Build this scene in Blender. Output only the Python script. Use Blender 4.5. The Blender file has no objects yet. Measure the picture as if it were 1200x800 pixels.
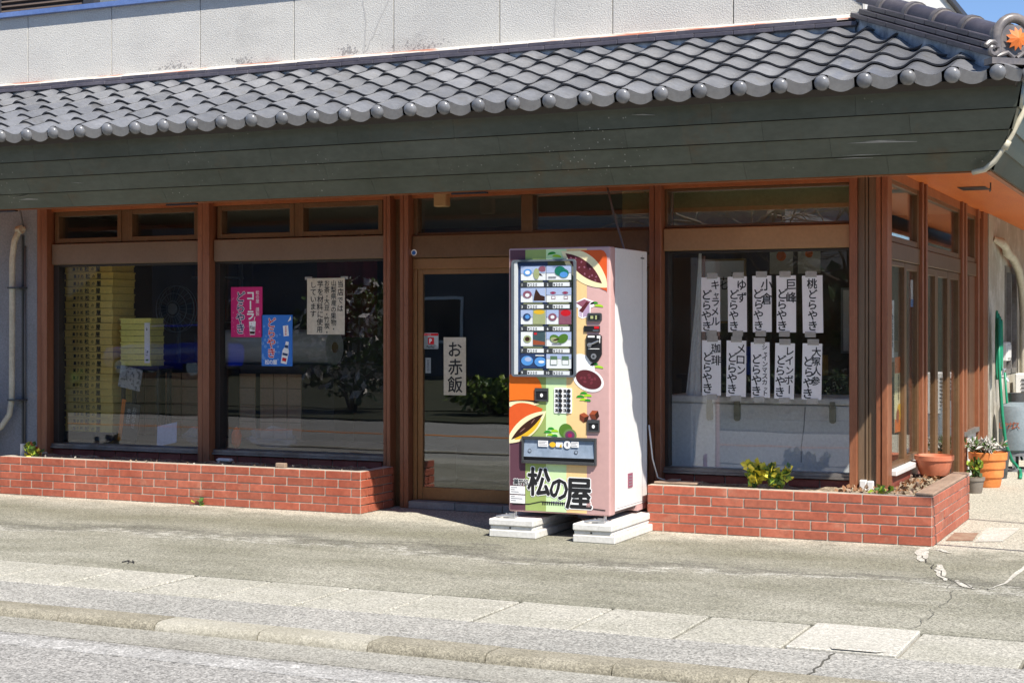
import bpy, bmesh, math, random
from mathutils import Vector, Matrix, Quaternion
R = random.Random(7)
S = bpy.context.scene
COL = S.collection
rad = math.radians

# ------------------------------------------------------------------ camera
cam_d = bpy.data.cameras.new('camera'); cam = bpy.data.objects.new('camera', cam_d); COL.objects.link(cam)
cam.location = (0, 0, 1.47); cam.rotation_euler = (rad(90), 0, rad(24.4))
cam_d.sensor_width = 36; cam_d.lens = 36 * 1833 / 1200
cam_d.shift_y = -18 / 1200
cam_d.clip_start = 0.1; cam_d.clip_end = 600
S.camera = cam

# ------------------------------------------------------------------ light
SUN = Vector((-1.35, 1.0, -2.15)).normalized()
W = bpy.data.worlds.new('World'); S.world = W; W.use_nodes = True
wn = W.node_tree; sky = wn.nodes.new('ShaderNodeTexSky'); sky.sky_type = 'NISHITA'; sky.sun_disc = False
sky.sun_elevation = math.asin(-SUN.z); sky.sun_rotation = math.atan2(-SUN.x, -SUN.y)
sky.air_density = 0.8; sky.dust_density = 0.1; sky.ozone_density = 4.0; sky.altitude = 1500
bg = wn.nodes['Background']; bg.inputs[1].default_value = 0.105
wn.links.new(sky.outputs[0], bg.inputs[0])
sl = bpy.data.lights.new('sun', 'SUN'); sl.energy = 4.5; sl.angle = rad(0.5); sl.color = (1.0, 0.935, 0.84)
so = bpy.data.objects.new('sun', sl); COL.objects.link(so); so.location = (20, -15, 30)
so.rotation_mode = 'QUATERNION'; so.rotation_quaternion = SUN.to_track_quat('-Z', 'Y')
S.view_settings.view_transform = 'Standard'; S.view_settings.look = 'None'
S.view_settings.exposure = 0.74; S.view_settings.gamma = 1
S.render.engine = 'CYCLES'
S.cycles.use_denoising = True; S.cycles.max_bounces = 12; S.cycles.diffuse_bounces = 6
S.cycles.glossy_bounces = 4; S.cycles.transparent_max_bounces = 16; S.cycles.caustics_reflective = False

# ------------------------------------------------------------------ materials
def sr(r, g, b):
    f = lambda v: ((v / 255 + 0.055) / 1.055) ** 2.4 if v > 10 else v / 255 / 12.92
    return (f(r), f(g), f(b))
MATS = {}
class NT:
    def __init__(s, m): s.t = m.node_tree; s.n = s.t.nodes; s.l = s.t.links; s.p = s.n['Principled BSDF']
    def pos(s):
        if not hasattr(s, '_g'): s._g = s.n.new('ShaderNodeNewGeometry')
        return s._g.outputs['Position']
    def noise(s, scale, detail=4, rough=0.6, vec=None, stretch=None):
        n = s.n.new('ShaderNodeTexNoise'); n.inputs['Scale'].default_value = scale
        n.inputs['Detail'].default_value = detail; n.inputs['Roughness'].default_value = rough
        v = vec or s.pos()
        if stretch:
            mp = s.n.new('ShaderNodeVectorMath'); mp.operation = 'MULTIPLY'; mp.inputs[1].default_value = stretch
            s.l.new(v, mp.inputs[0]); v = mp.outputs[0]
        s.l.new(v, n.inputs['Vector']); return n.outputs['Fac']
    def ramp(s, x, a, b, va=0.0, vb=1.0):
        n = s.n.new('ShaderNodeMapRange'); n.inputs[1].default_value = a; n.inputs[2].default_value = b
        n.inputs[3].default_value = va; n.inputs[4].default_value = vb; s.l.new(x, n.inputs[0]); return n.outputs[0]
    def mix(s, fac, a, b, mode='MIX'):
        n = s.n.new('ShaderNodeMix'); n.data_type = 'RGBA'; n.blend_type = mode
        for i, v in ((0, fac), (6, a), (7, b)):
            if hasattr(v, 'links'): s.l.new(v, n.inputs[i])
            elif i == 0: n.inputs[i].default_value = v
            else: n.inputs[i].default_value = (*v[:3], 1)
        return n.outputs[2]
    def math(s, op, a, b=0.0):
        n = s.n.new('ShaderNodeMath'); n.operation = op
        for i, v in ((0, a), (1, b)):
            if hasattr(v, 'links'): s.l.new(v, n.inputs[i])
            else: n.inputs[i].default_value = v
        return n.outputs[0]
    def grey(s, x):
        n = s.n.new('ShaderNodeCombineColor')
        for i in range(3): s.l.new(x, n.inputs[i])
        return n.outputs[0]
    def bump(s, x, strength, dist):
        n = s.n.new('ShaderNodeBump'); n.inputs['Strength'].default_value = strength; n.inputs['Distance'].default_value = dist
        s.l.new(x, n.inputs['Height'])
        if s.p.inputs['Normal'].links: s.l.new(s.p.inputs['Normal'].links[0].from_socket, n.inputs['Normal'])
        s.l.new(n.outputs[0], s.p.inputs['Normal'])
    def base(s, c): s.l.new(c, s.p.inputs['Base Color'])

def mat(name, col, rough=0.6, col2=None, scale=3.0, lo=0.4, hi=0.65, fine=0.12, fscale=40, bump=0.0, bscale=60, bdist=0.003,
        metal=0.0, rnd=0.0, stretch=None, spec=0.5, detail=5, trans=0.0, dirt=None, coat=0.0):
    m = bpy.data.materials.new(name); m.use_nodes = True; MATS[name] = m; t = NT(m)
    p = t.p; p.inputs['Roughness'].default_value = rough; p.inputs['Metallic'].default_value = metal
    p.inputs['Specular IOR Level'].default_value = spec
    if coat: p.inputs['Coat Weight'].default_value = coat; p.inputs['Coat Roughness'].default_value = 0.15
    p.inputs['Base Color'].default_value = (*col, 1)
    c = None
    if col2: c = t.mix(t.ramp(t.noise(scale, detail, stretch=stretch), lo, hi), col, col2)
    if dirt:   # (colour, scale, lo, hi)
        c = t.mix(t.ramp(t.noise(dirt[1], 7, 0.7), dirt[2], dirt[3], 0, 0.85), c or col, dirt[0])
    if fine:
        k = t.grey(t.ramp(t.noise(fscale, 3, stretch=stretch), 0.25, 0.75, 1 - fine, 1 + fine))
        c = t.mix(1.0, c or col, k, 'MULTIPLY')
    if rnd:
        o = t.n.new('ShaderNodeObjectInfo')
        k = t.grey(t.ramp(o.outputs['Random'], 0, 1, 1 - rnd, 1 + rnd))
        c = t.mix(1.0, c or col, k, 'MULTIPLY')
    if c is not None: t.base(c)
    if bump: t.bump(t.noise(bscale, 4), bump, bdist)
    if trans:
        p.inputs['Transmission Weight'].default_value = 0.0
        a = t.n.new('ShaderNodeBsdfTransparent'); mx = t.n.new('ShaderNodeMixShader'); mx.inputs[0].default_value = trans
        out = t.n['Material Output']; t.l.new(p.outputs[0], mx.inputs[1]); t.l.new(a.outputs[0], mx.inputs[2]); t.l.new(mx.outputs[0], out.inputs[0])
    return m
def flat(name, rgb, rough=0.55, spec=0.3): return mat(name, sr(*rgb), rough, fine=0.04, fscale=25, spec=spec)

def glass(name, tint=(0.965, 0.975, 0.975), k=1.5):
    m = bpy.data.materials.new(name); m.use_nodes = True; n = m.node_tree.nodes; l = m.node_tree.links
    n.remove(n['Principled BSDF']); out = n['Material Output']
    tr = n.new('ShaderNodeBsdfTransparent'); tr.inputs[0].default_value = (*tint, 1)
    gl = n.new('ShaderNodeBsdfGlossy'); gl.inputs['Roughness'].default_value = 0.0; gl.inputs[0].default_value = (1, 1, 1, 1)
    ge0 = n.new('ShaderNodeNewGeometry'); dt = n.new('ShaderNodeVectorMath'); dt.operation = 'DOT_PRODUCT'
    l.new(ge0.outputs['Normal'], dt.inputs[0]); l.new(ge0.outputs['Incoming'], dt.inputs[1])
    def mm(op, a, b_=0.0):
        q = n.new('ShaderNodeMath'); q.operation = op
        for i, v in ((0, a), (1, b_)):
            if hasattr(v, 'links'): l.new(v, q.inputs[i])
            else: q.inputs[i].default_value = v
        return q.outputs[0]
    sch = mm('ADD', 0.04, mm('MULTIPLY', 0.96, mm('POWER', mm('SUBTRACT', 1.0, mm('MINIMUM', mm('ABSOLUTE', dt.outputs['Value']), 1.0)), 5.0)))
    mu = n.new('ShaderNodeMath'); mu.operation = 'MULTIPLY'; mu.inputs[1].default_value = k; mu.use_clamp = True
    l.new(sch, mu.inputs[0])
    # slow waviness of old float glass
    ge = n.new('ShaderNodeNewGeometry'); nz = n.new('ShaderNodeTexNoise'); nz.inputs['Scale'].default_value = 2.2; nz.inputs['Detail'].default_value = 1
    l.new(ge.outputs['Position'], nz.inputs['Vector'])
    bp = n.new('ShaderNodeBump'); bp.inputs['Strength'].default_value = 0.02; bp.inputs['Distance'].default_value = 0.02
    l.new(nz.outputs['Fac'], bp.inputs['Height']); l.new(bp.outputs[0], gl.inputs['Normal'])
    mx = n.new('ShaderNodeMixShader'); l.new(mu.outputs[0], mx.inputs[0]); l.new(tr.outputs[0], mx.inputs[1]); l.new(gl.outputs[0], mx.inputs[2])
    df = n.new('ShaderNodeBsdfDiffuse'); df.inputs[0].default_value = (0.6, 0.58, 0.54, 1)      # film of street dust
    nd = n.new('ShaderNodeTexNoise'); nd.inputs['Scale'].default_value = 3.5; nd.inputs['Detail'].default_value = 7; l.new(ge.outputs['Position'], nd.inputs['Vector'])
    mr = n.new('ShaderNodeMapRange'); mr.inputs[1].default_value = 0.35; mr.inputs[2].default_value = 0.75; mr.inputs[3].default_value = 0.0; mr.inputs[4].default_value = 0.014; l.new(nd.outputs['Fac'], mr.inputs[0])
    m2 = n.new('ShaderNodeMixShader'); l.new(mr.outputs[0], m2.inputs[0]); l.new(mx.outputs[0], m2.inputs[1]); l.new(df.outputs[0], m2.inputs[2])
    l.new(m2.outputs[0], out.inputs[0]); return m

# --- ground family
def ground_mat(name, c1, c2, sc=1.3, speck=0.5, band=False, bump=0.5, sscale=130, blotch=None):
    m = bpy.data.materials.new(name); m.use_nodes = True; t = NT(m)
    t.p.inputs['Roughness'].default_value = 0.9; t.p.inputs['Specular IOR Level'].default_value = 0.2
    c = t.mix(t.ramp(t.noise(sc, 8, 0.65, stretch=(0.6, 1.3, 1)), 0.38, 0.66), c1, c2)
    c = t.mix(t.ramp(t.noise(sc * 6, 5, 0.7), 0.55, 0.8, 0, 0.5), c, tuple(v * 0.62 for v in c1))
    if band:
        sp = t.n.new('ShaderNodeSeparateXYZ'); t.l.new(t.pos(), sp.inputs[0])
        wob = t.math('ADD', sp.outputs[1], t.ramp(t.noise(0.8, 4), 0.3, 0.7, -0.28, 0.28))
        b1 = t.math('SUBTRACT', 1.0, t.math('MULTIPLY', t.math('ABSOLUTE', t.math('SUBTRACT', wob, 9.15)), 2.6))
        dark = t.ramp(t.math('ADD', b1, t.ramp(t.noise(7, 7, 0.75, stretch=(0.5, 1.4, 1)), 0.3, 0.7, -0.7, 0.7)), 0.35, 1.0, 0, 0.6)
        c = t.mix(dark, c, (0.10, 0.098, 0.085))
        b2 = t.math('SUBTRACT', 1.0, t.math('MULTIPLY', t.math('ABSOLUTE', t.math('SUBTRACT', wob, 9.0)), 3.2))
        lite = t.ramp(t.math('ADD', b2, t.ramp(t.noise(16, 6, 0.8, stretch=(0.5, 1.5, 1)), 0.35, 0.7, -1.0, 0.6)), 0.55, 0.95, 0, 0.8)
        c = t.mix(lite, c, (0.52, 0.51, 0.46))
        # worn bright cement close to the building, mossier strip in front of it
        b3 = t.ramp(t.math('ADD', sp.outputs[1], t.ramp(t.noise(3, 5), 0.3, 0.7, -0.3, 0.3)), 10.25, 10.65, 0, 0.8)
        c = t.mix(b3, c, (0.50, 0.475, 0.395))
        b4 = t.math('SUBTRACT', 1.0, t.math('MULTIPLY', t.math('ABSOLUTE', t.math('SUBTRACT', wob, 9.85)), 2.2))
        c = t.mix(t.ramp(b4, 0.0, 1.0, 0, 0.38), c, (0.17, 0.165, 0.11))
    if blotch: c = t.mix(t.ramp(t.noise(blotch[1], 6, 0.7), blotch[2], blotch[3], 0, 0.8), c, blotch[0])
    v = t.n.new('ShaderNodeTexVoronoi'); v.inputs['Scale'].default_value = sscale; t.l.new(t.pos(), v.inputs['Vector'])
    sv = t.n.new('ShaderNodeSeparateColor'); t.l.new(v.outputs['Color'], sv.inputs[0])
    k = t.grey(t.ramp(sv.outputs[0], 0, 1, 1 - speck, 1 + speck * 0.9))
    c = t.mix(1.0, c, k, 'MULTIPLY')
    k = t.grey(t.ramp(t.noise(sscale * 0.35, 4, 0.8), 0.3, 0.7, 1 - speck * 0.6, 1 + speck * 0.6))
    c = t.mix(1.0, c, k, 'MULTIPLY'); t.base(c)
    t.bump(t.noise(sscale * 0.8, 4, 0.7), bump, 0.006)
    MATS[name] = m; return m

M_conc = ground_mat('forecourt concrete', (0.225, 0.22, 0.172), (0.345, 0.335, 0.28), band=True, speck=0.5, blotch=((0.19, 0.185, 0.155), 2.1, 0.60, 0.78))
M_slab = ground_mat('gutter slab concrete', (0.37, 0.36, 0.305), (0.45, 0.435, 0.38), sc=2.5, speck=0.4, bump=0.3)
M_slab_new = ground_mat('new slab concrete', (0.47, 0.455, 0.40), (0.52, 0.50, 0.445), sc=2, speck=0.28, bump=0.25)
M_walk = ground_mat('sidewalk asphalt', (0.31, 0.305, 0.28), (0.375, 0.365, 0.335), sc=1.5, speck=0.48, sscale=110)
M_road = ground_mat('road asphalt', (0.27, 0.265, 0.25), (0.345, 0.335, 0.315), sc=0.9, speck=0.5, sscale=110)
M_gutter = ground_mat('gutter pan concrete', (0.28, 0.27, 0.235), (0.36, 0.35, 0.31), sc=2.4, speck=0.4)
M_kerb_old = ground_mat('weathered kerb stone', (0.25, 0.23, 0.175), (0.34, 0.315, 0.25), sc=4, speck=0.35, sscale=160)
M_kerb_new = ground_mat('pale kerb stone', (0.36, 0.34, 0.275), (0.44, 0.42, 0.355), sc=3, speck=0.25, sscale=160)
M_paint = ground_mat('worn white road paint', (0.38, 0.375, 0.36), (0.52, 0.51, 0.49), sc=2.5, speck=0.4, sscale=110, blotch=((0.30, 0.295, 0.28), 14, 0.40, 0.58))
M_orange_line = ground_mat('orange road paint', (0.62, 0.20, 0.03), (0.66, 0.24, 0.04), sc=3, speck=0.15)
M_verge = ground_mat('dark grassy earth', (0.045, 0.05, 0.03), (0.075, 0.075, 0.045), sc=2, speck=0.5)
M_dirt = ground_mat('dry planter soil', (0.20, 0.15, 0.10), (0.42, 0.36, 0.26), sc=6, speck=0.5, sscale=90)
M_filler = ground_mat('crack filler', (0.50, 0.48, 0.42), (0.60, 0.58, 0.52), sc=7, speck=0.35)
M_crack = mat('dark crack', (0.09, 0.085, 0.07), 0.95)

M_brick = mat('red glazed brick tile', (0.36, 0.088, 0.048), 0.5, (0.44, 0.14, 0.085), 2.6, 0.35, 0.7, 0.2, 30, 0.3, 70, 0.003, rnd=0.12, dirt=((0.52, 0.30, 0.21), 4.5, 0.58, 0.85))
M_mortar = mat('pale mortar', (0.52, 0.47, 0.39), 0.9, (0.40, 0.35, 0.28), 12, bump=0.4)
M_sillbrick = mat('dark red sill tile', (0.20, 0.040, 0.028), 0.5, (0.27, 0.07, 0.05), 4, rnd=0.15, fine=0.15)
M_post = mat('red brown painted steel post', (0.235, 0.084, 0.038), 0.46, (0.32, 0.13, 0.064), 2.0, 0.4, 0.7, 0.2, 25, 0.15, 40, stretch=(6, 6, 0.7), dirt=((0.07, 0.03, 0.02), 9, 0.62, 0.8))
M_post_panel = mat('grey brown column sheet', (0.16, 0.105, 0.062), 0.38, (0.22, 0.15, 0.095), 1.4, 0.35, 0.7, 0.15, 18, stretch=(6, 6, 0.5), metal=0.15)
M_bronze = mat('bronze aluminium', (0.155, 0.082, 0.036), 0.42, (0.19, 0.105, 0.05), 2.5, fine=0.1, metal=0.25)
M_bronze_lt = mat('light bronze beam', (0.33, 0.185, 0.085), 0.5, (0.38, 0.22, 0.105), 2, fine=0.1)
M_bronze_pl = mat('grey bronze beam', (0.19, 0.125, 0.08), 0.45, (0.22, 0.15, 0.10), 2, fine=0.08)
M_alu = mat('weathered aluminium sill', (0.30, 0.29, 0.28), 0.4, (0.20, 0.18, 0.16), 6, metal=0.5)
M_door_frame = mat('door bronze', (0.27, 0.13, 0.045), 0.42, (0.32, 0.16, 0.06), 2, fine=0.1, metal=0.2)
M_dark = mat('dark jamb', (0.028, 0.02, 0.016), 0.6)
M_glass = glass('window glass')
M_glass_dark = glass('door glass', (0.74, 0.78, 0.78), 3.0)
M_glass_side = glass('side glass', (0.9, 0.92, 0.92), 0.75)
M_glass_tr = glass('reflective transom glass', (0.95, 0.96, 0.95), 6.0)
M_glass_vm = glass('display pane', (0.96, 0.98, 0.99), 0.8)
M_fascia = mat('weathered green metal sheet', (0.054, 0.066, 0.050), 0.38, (0.090, 0.102, 0.082), 1.3, 0.35, 0.68, 0.14, 14, 0.06, 12, rnd=0.07, stretch=(1, 1, 2.2), dirt=((0.11, 0.065, 0.03), 2.6, 0.56, 0.82))
def weather(m, streak, speckc):
    t = NT(m); src = t.p.inputs['Base Color'].links[0].from_socket
    c = t.mix(t.ramp(t.noise(1.0, 5, 0.7, stretch=(11, 3, 0.9)), 0.6, 0.85, 0, 0.5), src, streak)
    c = t.mix(t.ramp(t.noise(1.1, 6, 0.75, stretch=(1, 1, 3)), 0.5, 0.8, 0, 0.25), c, tuple(v*0.45 for v in streak))
    v = t.n.new('ShaderNodeTexVoronoi'); v.inputs['Scale'].default_value = 26; t.l.new(t.pos(), v.inputs['Vector'])
    w = t.math('MULTIPLY', t.ramp(v.outputs['Distance'], 0.10, 0.16, 1, 0), t.ramp(t.noise(1.7, 3), 0.56, 0.66))
    t.base(t.mix(w, c, speckc))
weather(M_fascia, (0.125, 0.095, 0.055), (0.30, 0.30, 0.27))
M_scratch = mat('bare metal scratch', (0.32, 0.32, 0.31), 0.5)
M_trim = mat('orange stained trim', (0.30, 0.095, 0.03), 0.5, (0.38, 0.14, 0.05), 3)
M_soffit = mat('orange stained plywood soffit', (0.74, 0.165, 0.02), 0.45, (0.80, 0.22, 0.035), 1.6, 0.35, 0.7, 0.12, 22, stretch=(5, 0.6, 1))
M_tile = mat('silver grey roof tile', (0.145, 0.150, 0.163), 0.24, (0.205, 0.209, 0.222), 3, 0.3, 0.7, 0.14, 30, 0.12, 40, rnd=0.17, dirt=((0.13, 0.12, 0.10), 5, 0.56, 0.8))
M_tile_under = mat('shadowed tile edge', (0.10, 0.10, 0.11), 0.6)  # shade below the overlapping tile rows put into the edge colour
M_tile_edge = mat('pale tile edge', (0.29, 0.28, 0.27), 0.5, (0.25, 0.24, 0.235), 8, rnd=0.08)
M_ridge = mat('dark ridge tile', (0.068, 0.062, 0.078), 0.36, (0.10, 0.09, 0.105), 4, fine=0.15, rnd=0.14, dirt=((0.22, 0.18, 0.15), 7, 0.62, 0.85))
M_collar = mat('ridge tile collar', (0.13, 0.12, 0.125), 0.35, (0.24, 0.21, 0.19), 8, rnd=0.1)
M_plaster = mat('blue white lime plaster', (0.50, 0.54, 0.58), 0.9, (0.20, 0.23, 0.27), 7, 0.4, 0.65, 0.2, 30, 0.3)
M_flash = mat('copper flashing worn white', (0.62, 0.58, 0.52), 0.5, (0.36, 0.10, 0.045), 2.4, 0.52, 0.60, 0.15, 20, stretch=(0.6, 4, 4))
M_parapet = mat('rough white render', (0.64, 0.625, 0.58), 0.95, (0.55, 0.54, 0.51), 0.9, 0.35, 0.65, 0.22, 90, 0.8, 95, 0.008, rnd=0.03, dirt=((0.27, 0.265, 0.26), 2.6, 0.60, 0.84))
weather(M_parapet, (0.44, 0.43, 0.41), (0.52, 0.51, 0.49))
M_mould = mat('black mould', (0.33, 0.32, 0.31), 0.95)
M_stain = mat('damp hairline', (0.46, 0.45, 0.43), 0.95)
M_coping = mat('blue steel coping', (0.10, 0.17, 0.40), 0.35, (0.15, 0.23, 0.48), 3)
M_coping_dk = mat('dark steel coping', (0.05, 0.05, 0.06), 0.5)
M_white_wall = mat('white side render', (0.76, 0.75, 0.72), 0.9, (0.70, 0.69, 0.66), 2, bump=0.4)
M_shutter = mat('brown rolling shutter', (0.12, 0.09, 0.075), 0.5)
M_upper = mat('grey blue upper wall', (0.22, 0.25, 0.28), 0.7)
M_side_conc = mat('grey cement wall', (0.27, 0.285, 0.32), 0.9, (0.20, 0.21, 0.23), 1.5, 0.35, 0.7, 0.2, 60, 0.6, 80, 0.004, dirt=((0.36, 0.30, 0.18), 1.6, 0.6, 0.85))
M_back_conc = mat('worn beige cement wall', (0.42, 0.40, 0.33), 0.9, (0.34, 0.31, 0.25), 2, bump=0.5, dirt=((0.62, 0.60, 0.55), 3, 0.5, 0.7))
M_floor_in = mat('dark shop floor', (0.055, 0.046, 0.04), 0.45, (0.075, 0.062, 0.053), 2)
M_wall_in = mat('brown shop wall', (0.11, 0.072, 0.048), 0.7, (0.085, 0.055, 0.038), 1)
M_ceil_in = mat('shop ceiling', (0.32, 0.29, 0.22), 0.9)
M_stone = mat('grey sill stone', (0.24, 0.235, 0.22), 0.7, (0.31, 0.30, 0.28), 5, rnd=0.08)
M_white = mat('white enamel', (0.80, 0.80, 0.79), 0.32, fine=0.04, dirt=((0.58, 0.55, 0.50), 3.5, 0.62, 0.95))
M_white2 = mat('off white plastic', (0.72, 0.72, 0.70), 0.45, fine=0.04)
M_paper = mat('white paper', (0.88, 0.865, 0.86), 0.8, fine=0.03)
M_paper_y = mat('aged paper', (0.62, 0.55, 0.42), 0.8, (0.66, 0.60, 0.48), 9, bump=0.3, bscale=12)
M_ink = mat('black ink', (0.012, 0.012, 0.013), 0.6)
M_grey_ink = mat('grey print', (0.25, 0.25, 0.28), 0.6)
M_tape = mat('yellowed clear tape', (0.55, 0.53, 0.48), 0.35, trans=0.45)
M_block = mat('white painted concrete', (0.66, 0.65, 0.61), 0.75, (0.74, 0.73, 0.70), 6, bump=0.3, dirt=((0.33, 0.31, 0.28), 8, 0.6, 0.8))
M_steel = mat('galvanised steel', (0.55, 0.56, 0.58), 0.35, metal=0.8)
M_black = mat('black plastic', (0.018, 0.018, 0.02), 0.35)
M_dgrey = mat('dark grey metal', (0.08, 0.085, 0.09), 0.35, metal=0.3)
M_beige_pipe = mat('beige wrapped pipe', (0.60, 0.56, 0.44), 0.6, (0.50, 0.46, 0.35), 6, bump=0.3, bscale=30)
M_cable = mat('grey cable', (0.12, 0.12, 0.125), 0.6)
M_green_hose = mat('green hose', (0.012, 0.24, 0.13), 0.4)
M_terra = mat('terracotta', (0.55, 0.17, 0.085), 0.65, (0.62, 0.23, 0.13), 7, fine=0.08)
M_orange_pot = mat('orange clay pot', (0.68, 0.20, 0.045), 0.6, (0.74, 0.27, 0.075), 7)
M_grey_pot = mat('grey clay pot', (0.22, 0.19, 0.16), 0.8)
M_gas = mat('grey gas bottle paint', (0.22, 0.27, 0.30), 0.5, (0.17, 0.21, 0.235), 4)
M_timber = mat('weathered plank', (0.36, 0.26, 0.19), 0.8, (0.26, 0.18, 0.13), 5, stretch=(3, 1, 3))
M_door_wood = mat('brown side door', (0.17, 0.075, 0.035), 0.5, (0.21, 0.10, 0.05), 3)
M_crate = mat('yellow bakery tray', (0.86, 0.62, 0.16), 0.5, (0.90, 0.68, 0.22), 2, rnd=0.06)
M_crate2 = mat('lime yellow bakery tray', (0.76, 0.68, 0.15), 0.5, (0.82, 0.74, 0.2), 2, rnd=0.05)
M_shoji = mat('peach paper screen', (0.82, 0.47, 0.28), 0.8, (0.86, 0.53, 0.34), 2)
M_lattice = mat('screen lattice', (0.33, 0.15, 0.075), 0.7)
M_roll = mat('clear film roll', (0.50, 0.50, 0.49), 0.3, (0.60, 0.60, 0.60), 3, stretch=(1, 6, 6))
M_card_core = mat('cardboard core', (0.33, 0.20, 0.09), 0.9)
M_bagplastic = mat('crumpled clear plastic', (0.75, 0.75, 0.80), 0.15, trans=0.8)
M_net = mat('orange net bag', (0.75, 0.12, 0.02), 0.6, bump=0.6, bscale=80)
M_curtain = mat('white curtain', (0.88, 0.88, 0.87), 0.9)
M_freezer = mat('white chest', (0.86, 0.86, 0.85), 0.4, (0.82, 0.82, 0.81), 2)
M_leafs = [mat('leaf dark', (0.035, 0.075, 0.015), 0.5), mat('leaf mid', (0.07, 0.14, 0.025), 0.5), mat('leaf yellow', (0.70, 0.62, 0.07), 0.5),
           mat('leaf lime', (0.28, 0.38, 0.04), 0.5), mat('leaf rust', (0.40, 0.10, 0.03), 0.6), mat('leaf silver', (0.55, 0.54, 0.50), 0.7), mat('dead leaf', (0.26, 0.13, 0.06), 0.8)]
M_flower = mat('white blossom', (0.75, 0.70, 0.66), 0.7)
M_bark = mat('bark', (0.11, 0.085, 0.065), 0.9, (0.07, 0.055, 0.04), 9)
M_house_w = mat('cream house render', (0.74, 0.68, 0.54), 0.9)
M_house_d = mat('slate house render', (0.085, 0.09, 0.10), 0.8)
M_house_roof = mat('dark house roof', (0.035, 0.037, 0.045), 0.6)
M_car = mat('blue car paint', (0.006, 0.03, 0.55), 0.2, coat=1.0, fine=0)
M_rubber = mat('tyre rubber', (0.02, 0.02, 0.02), 0.8)
M_orange_dec = mat('orange maple emblem', (0.70, 0.17, 0.03), 0.6)

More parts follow.
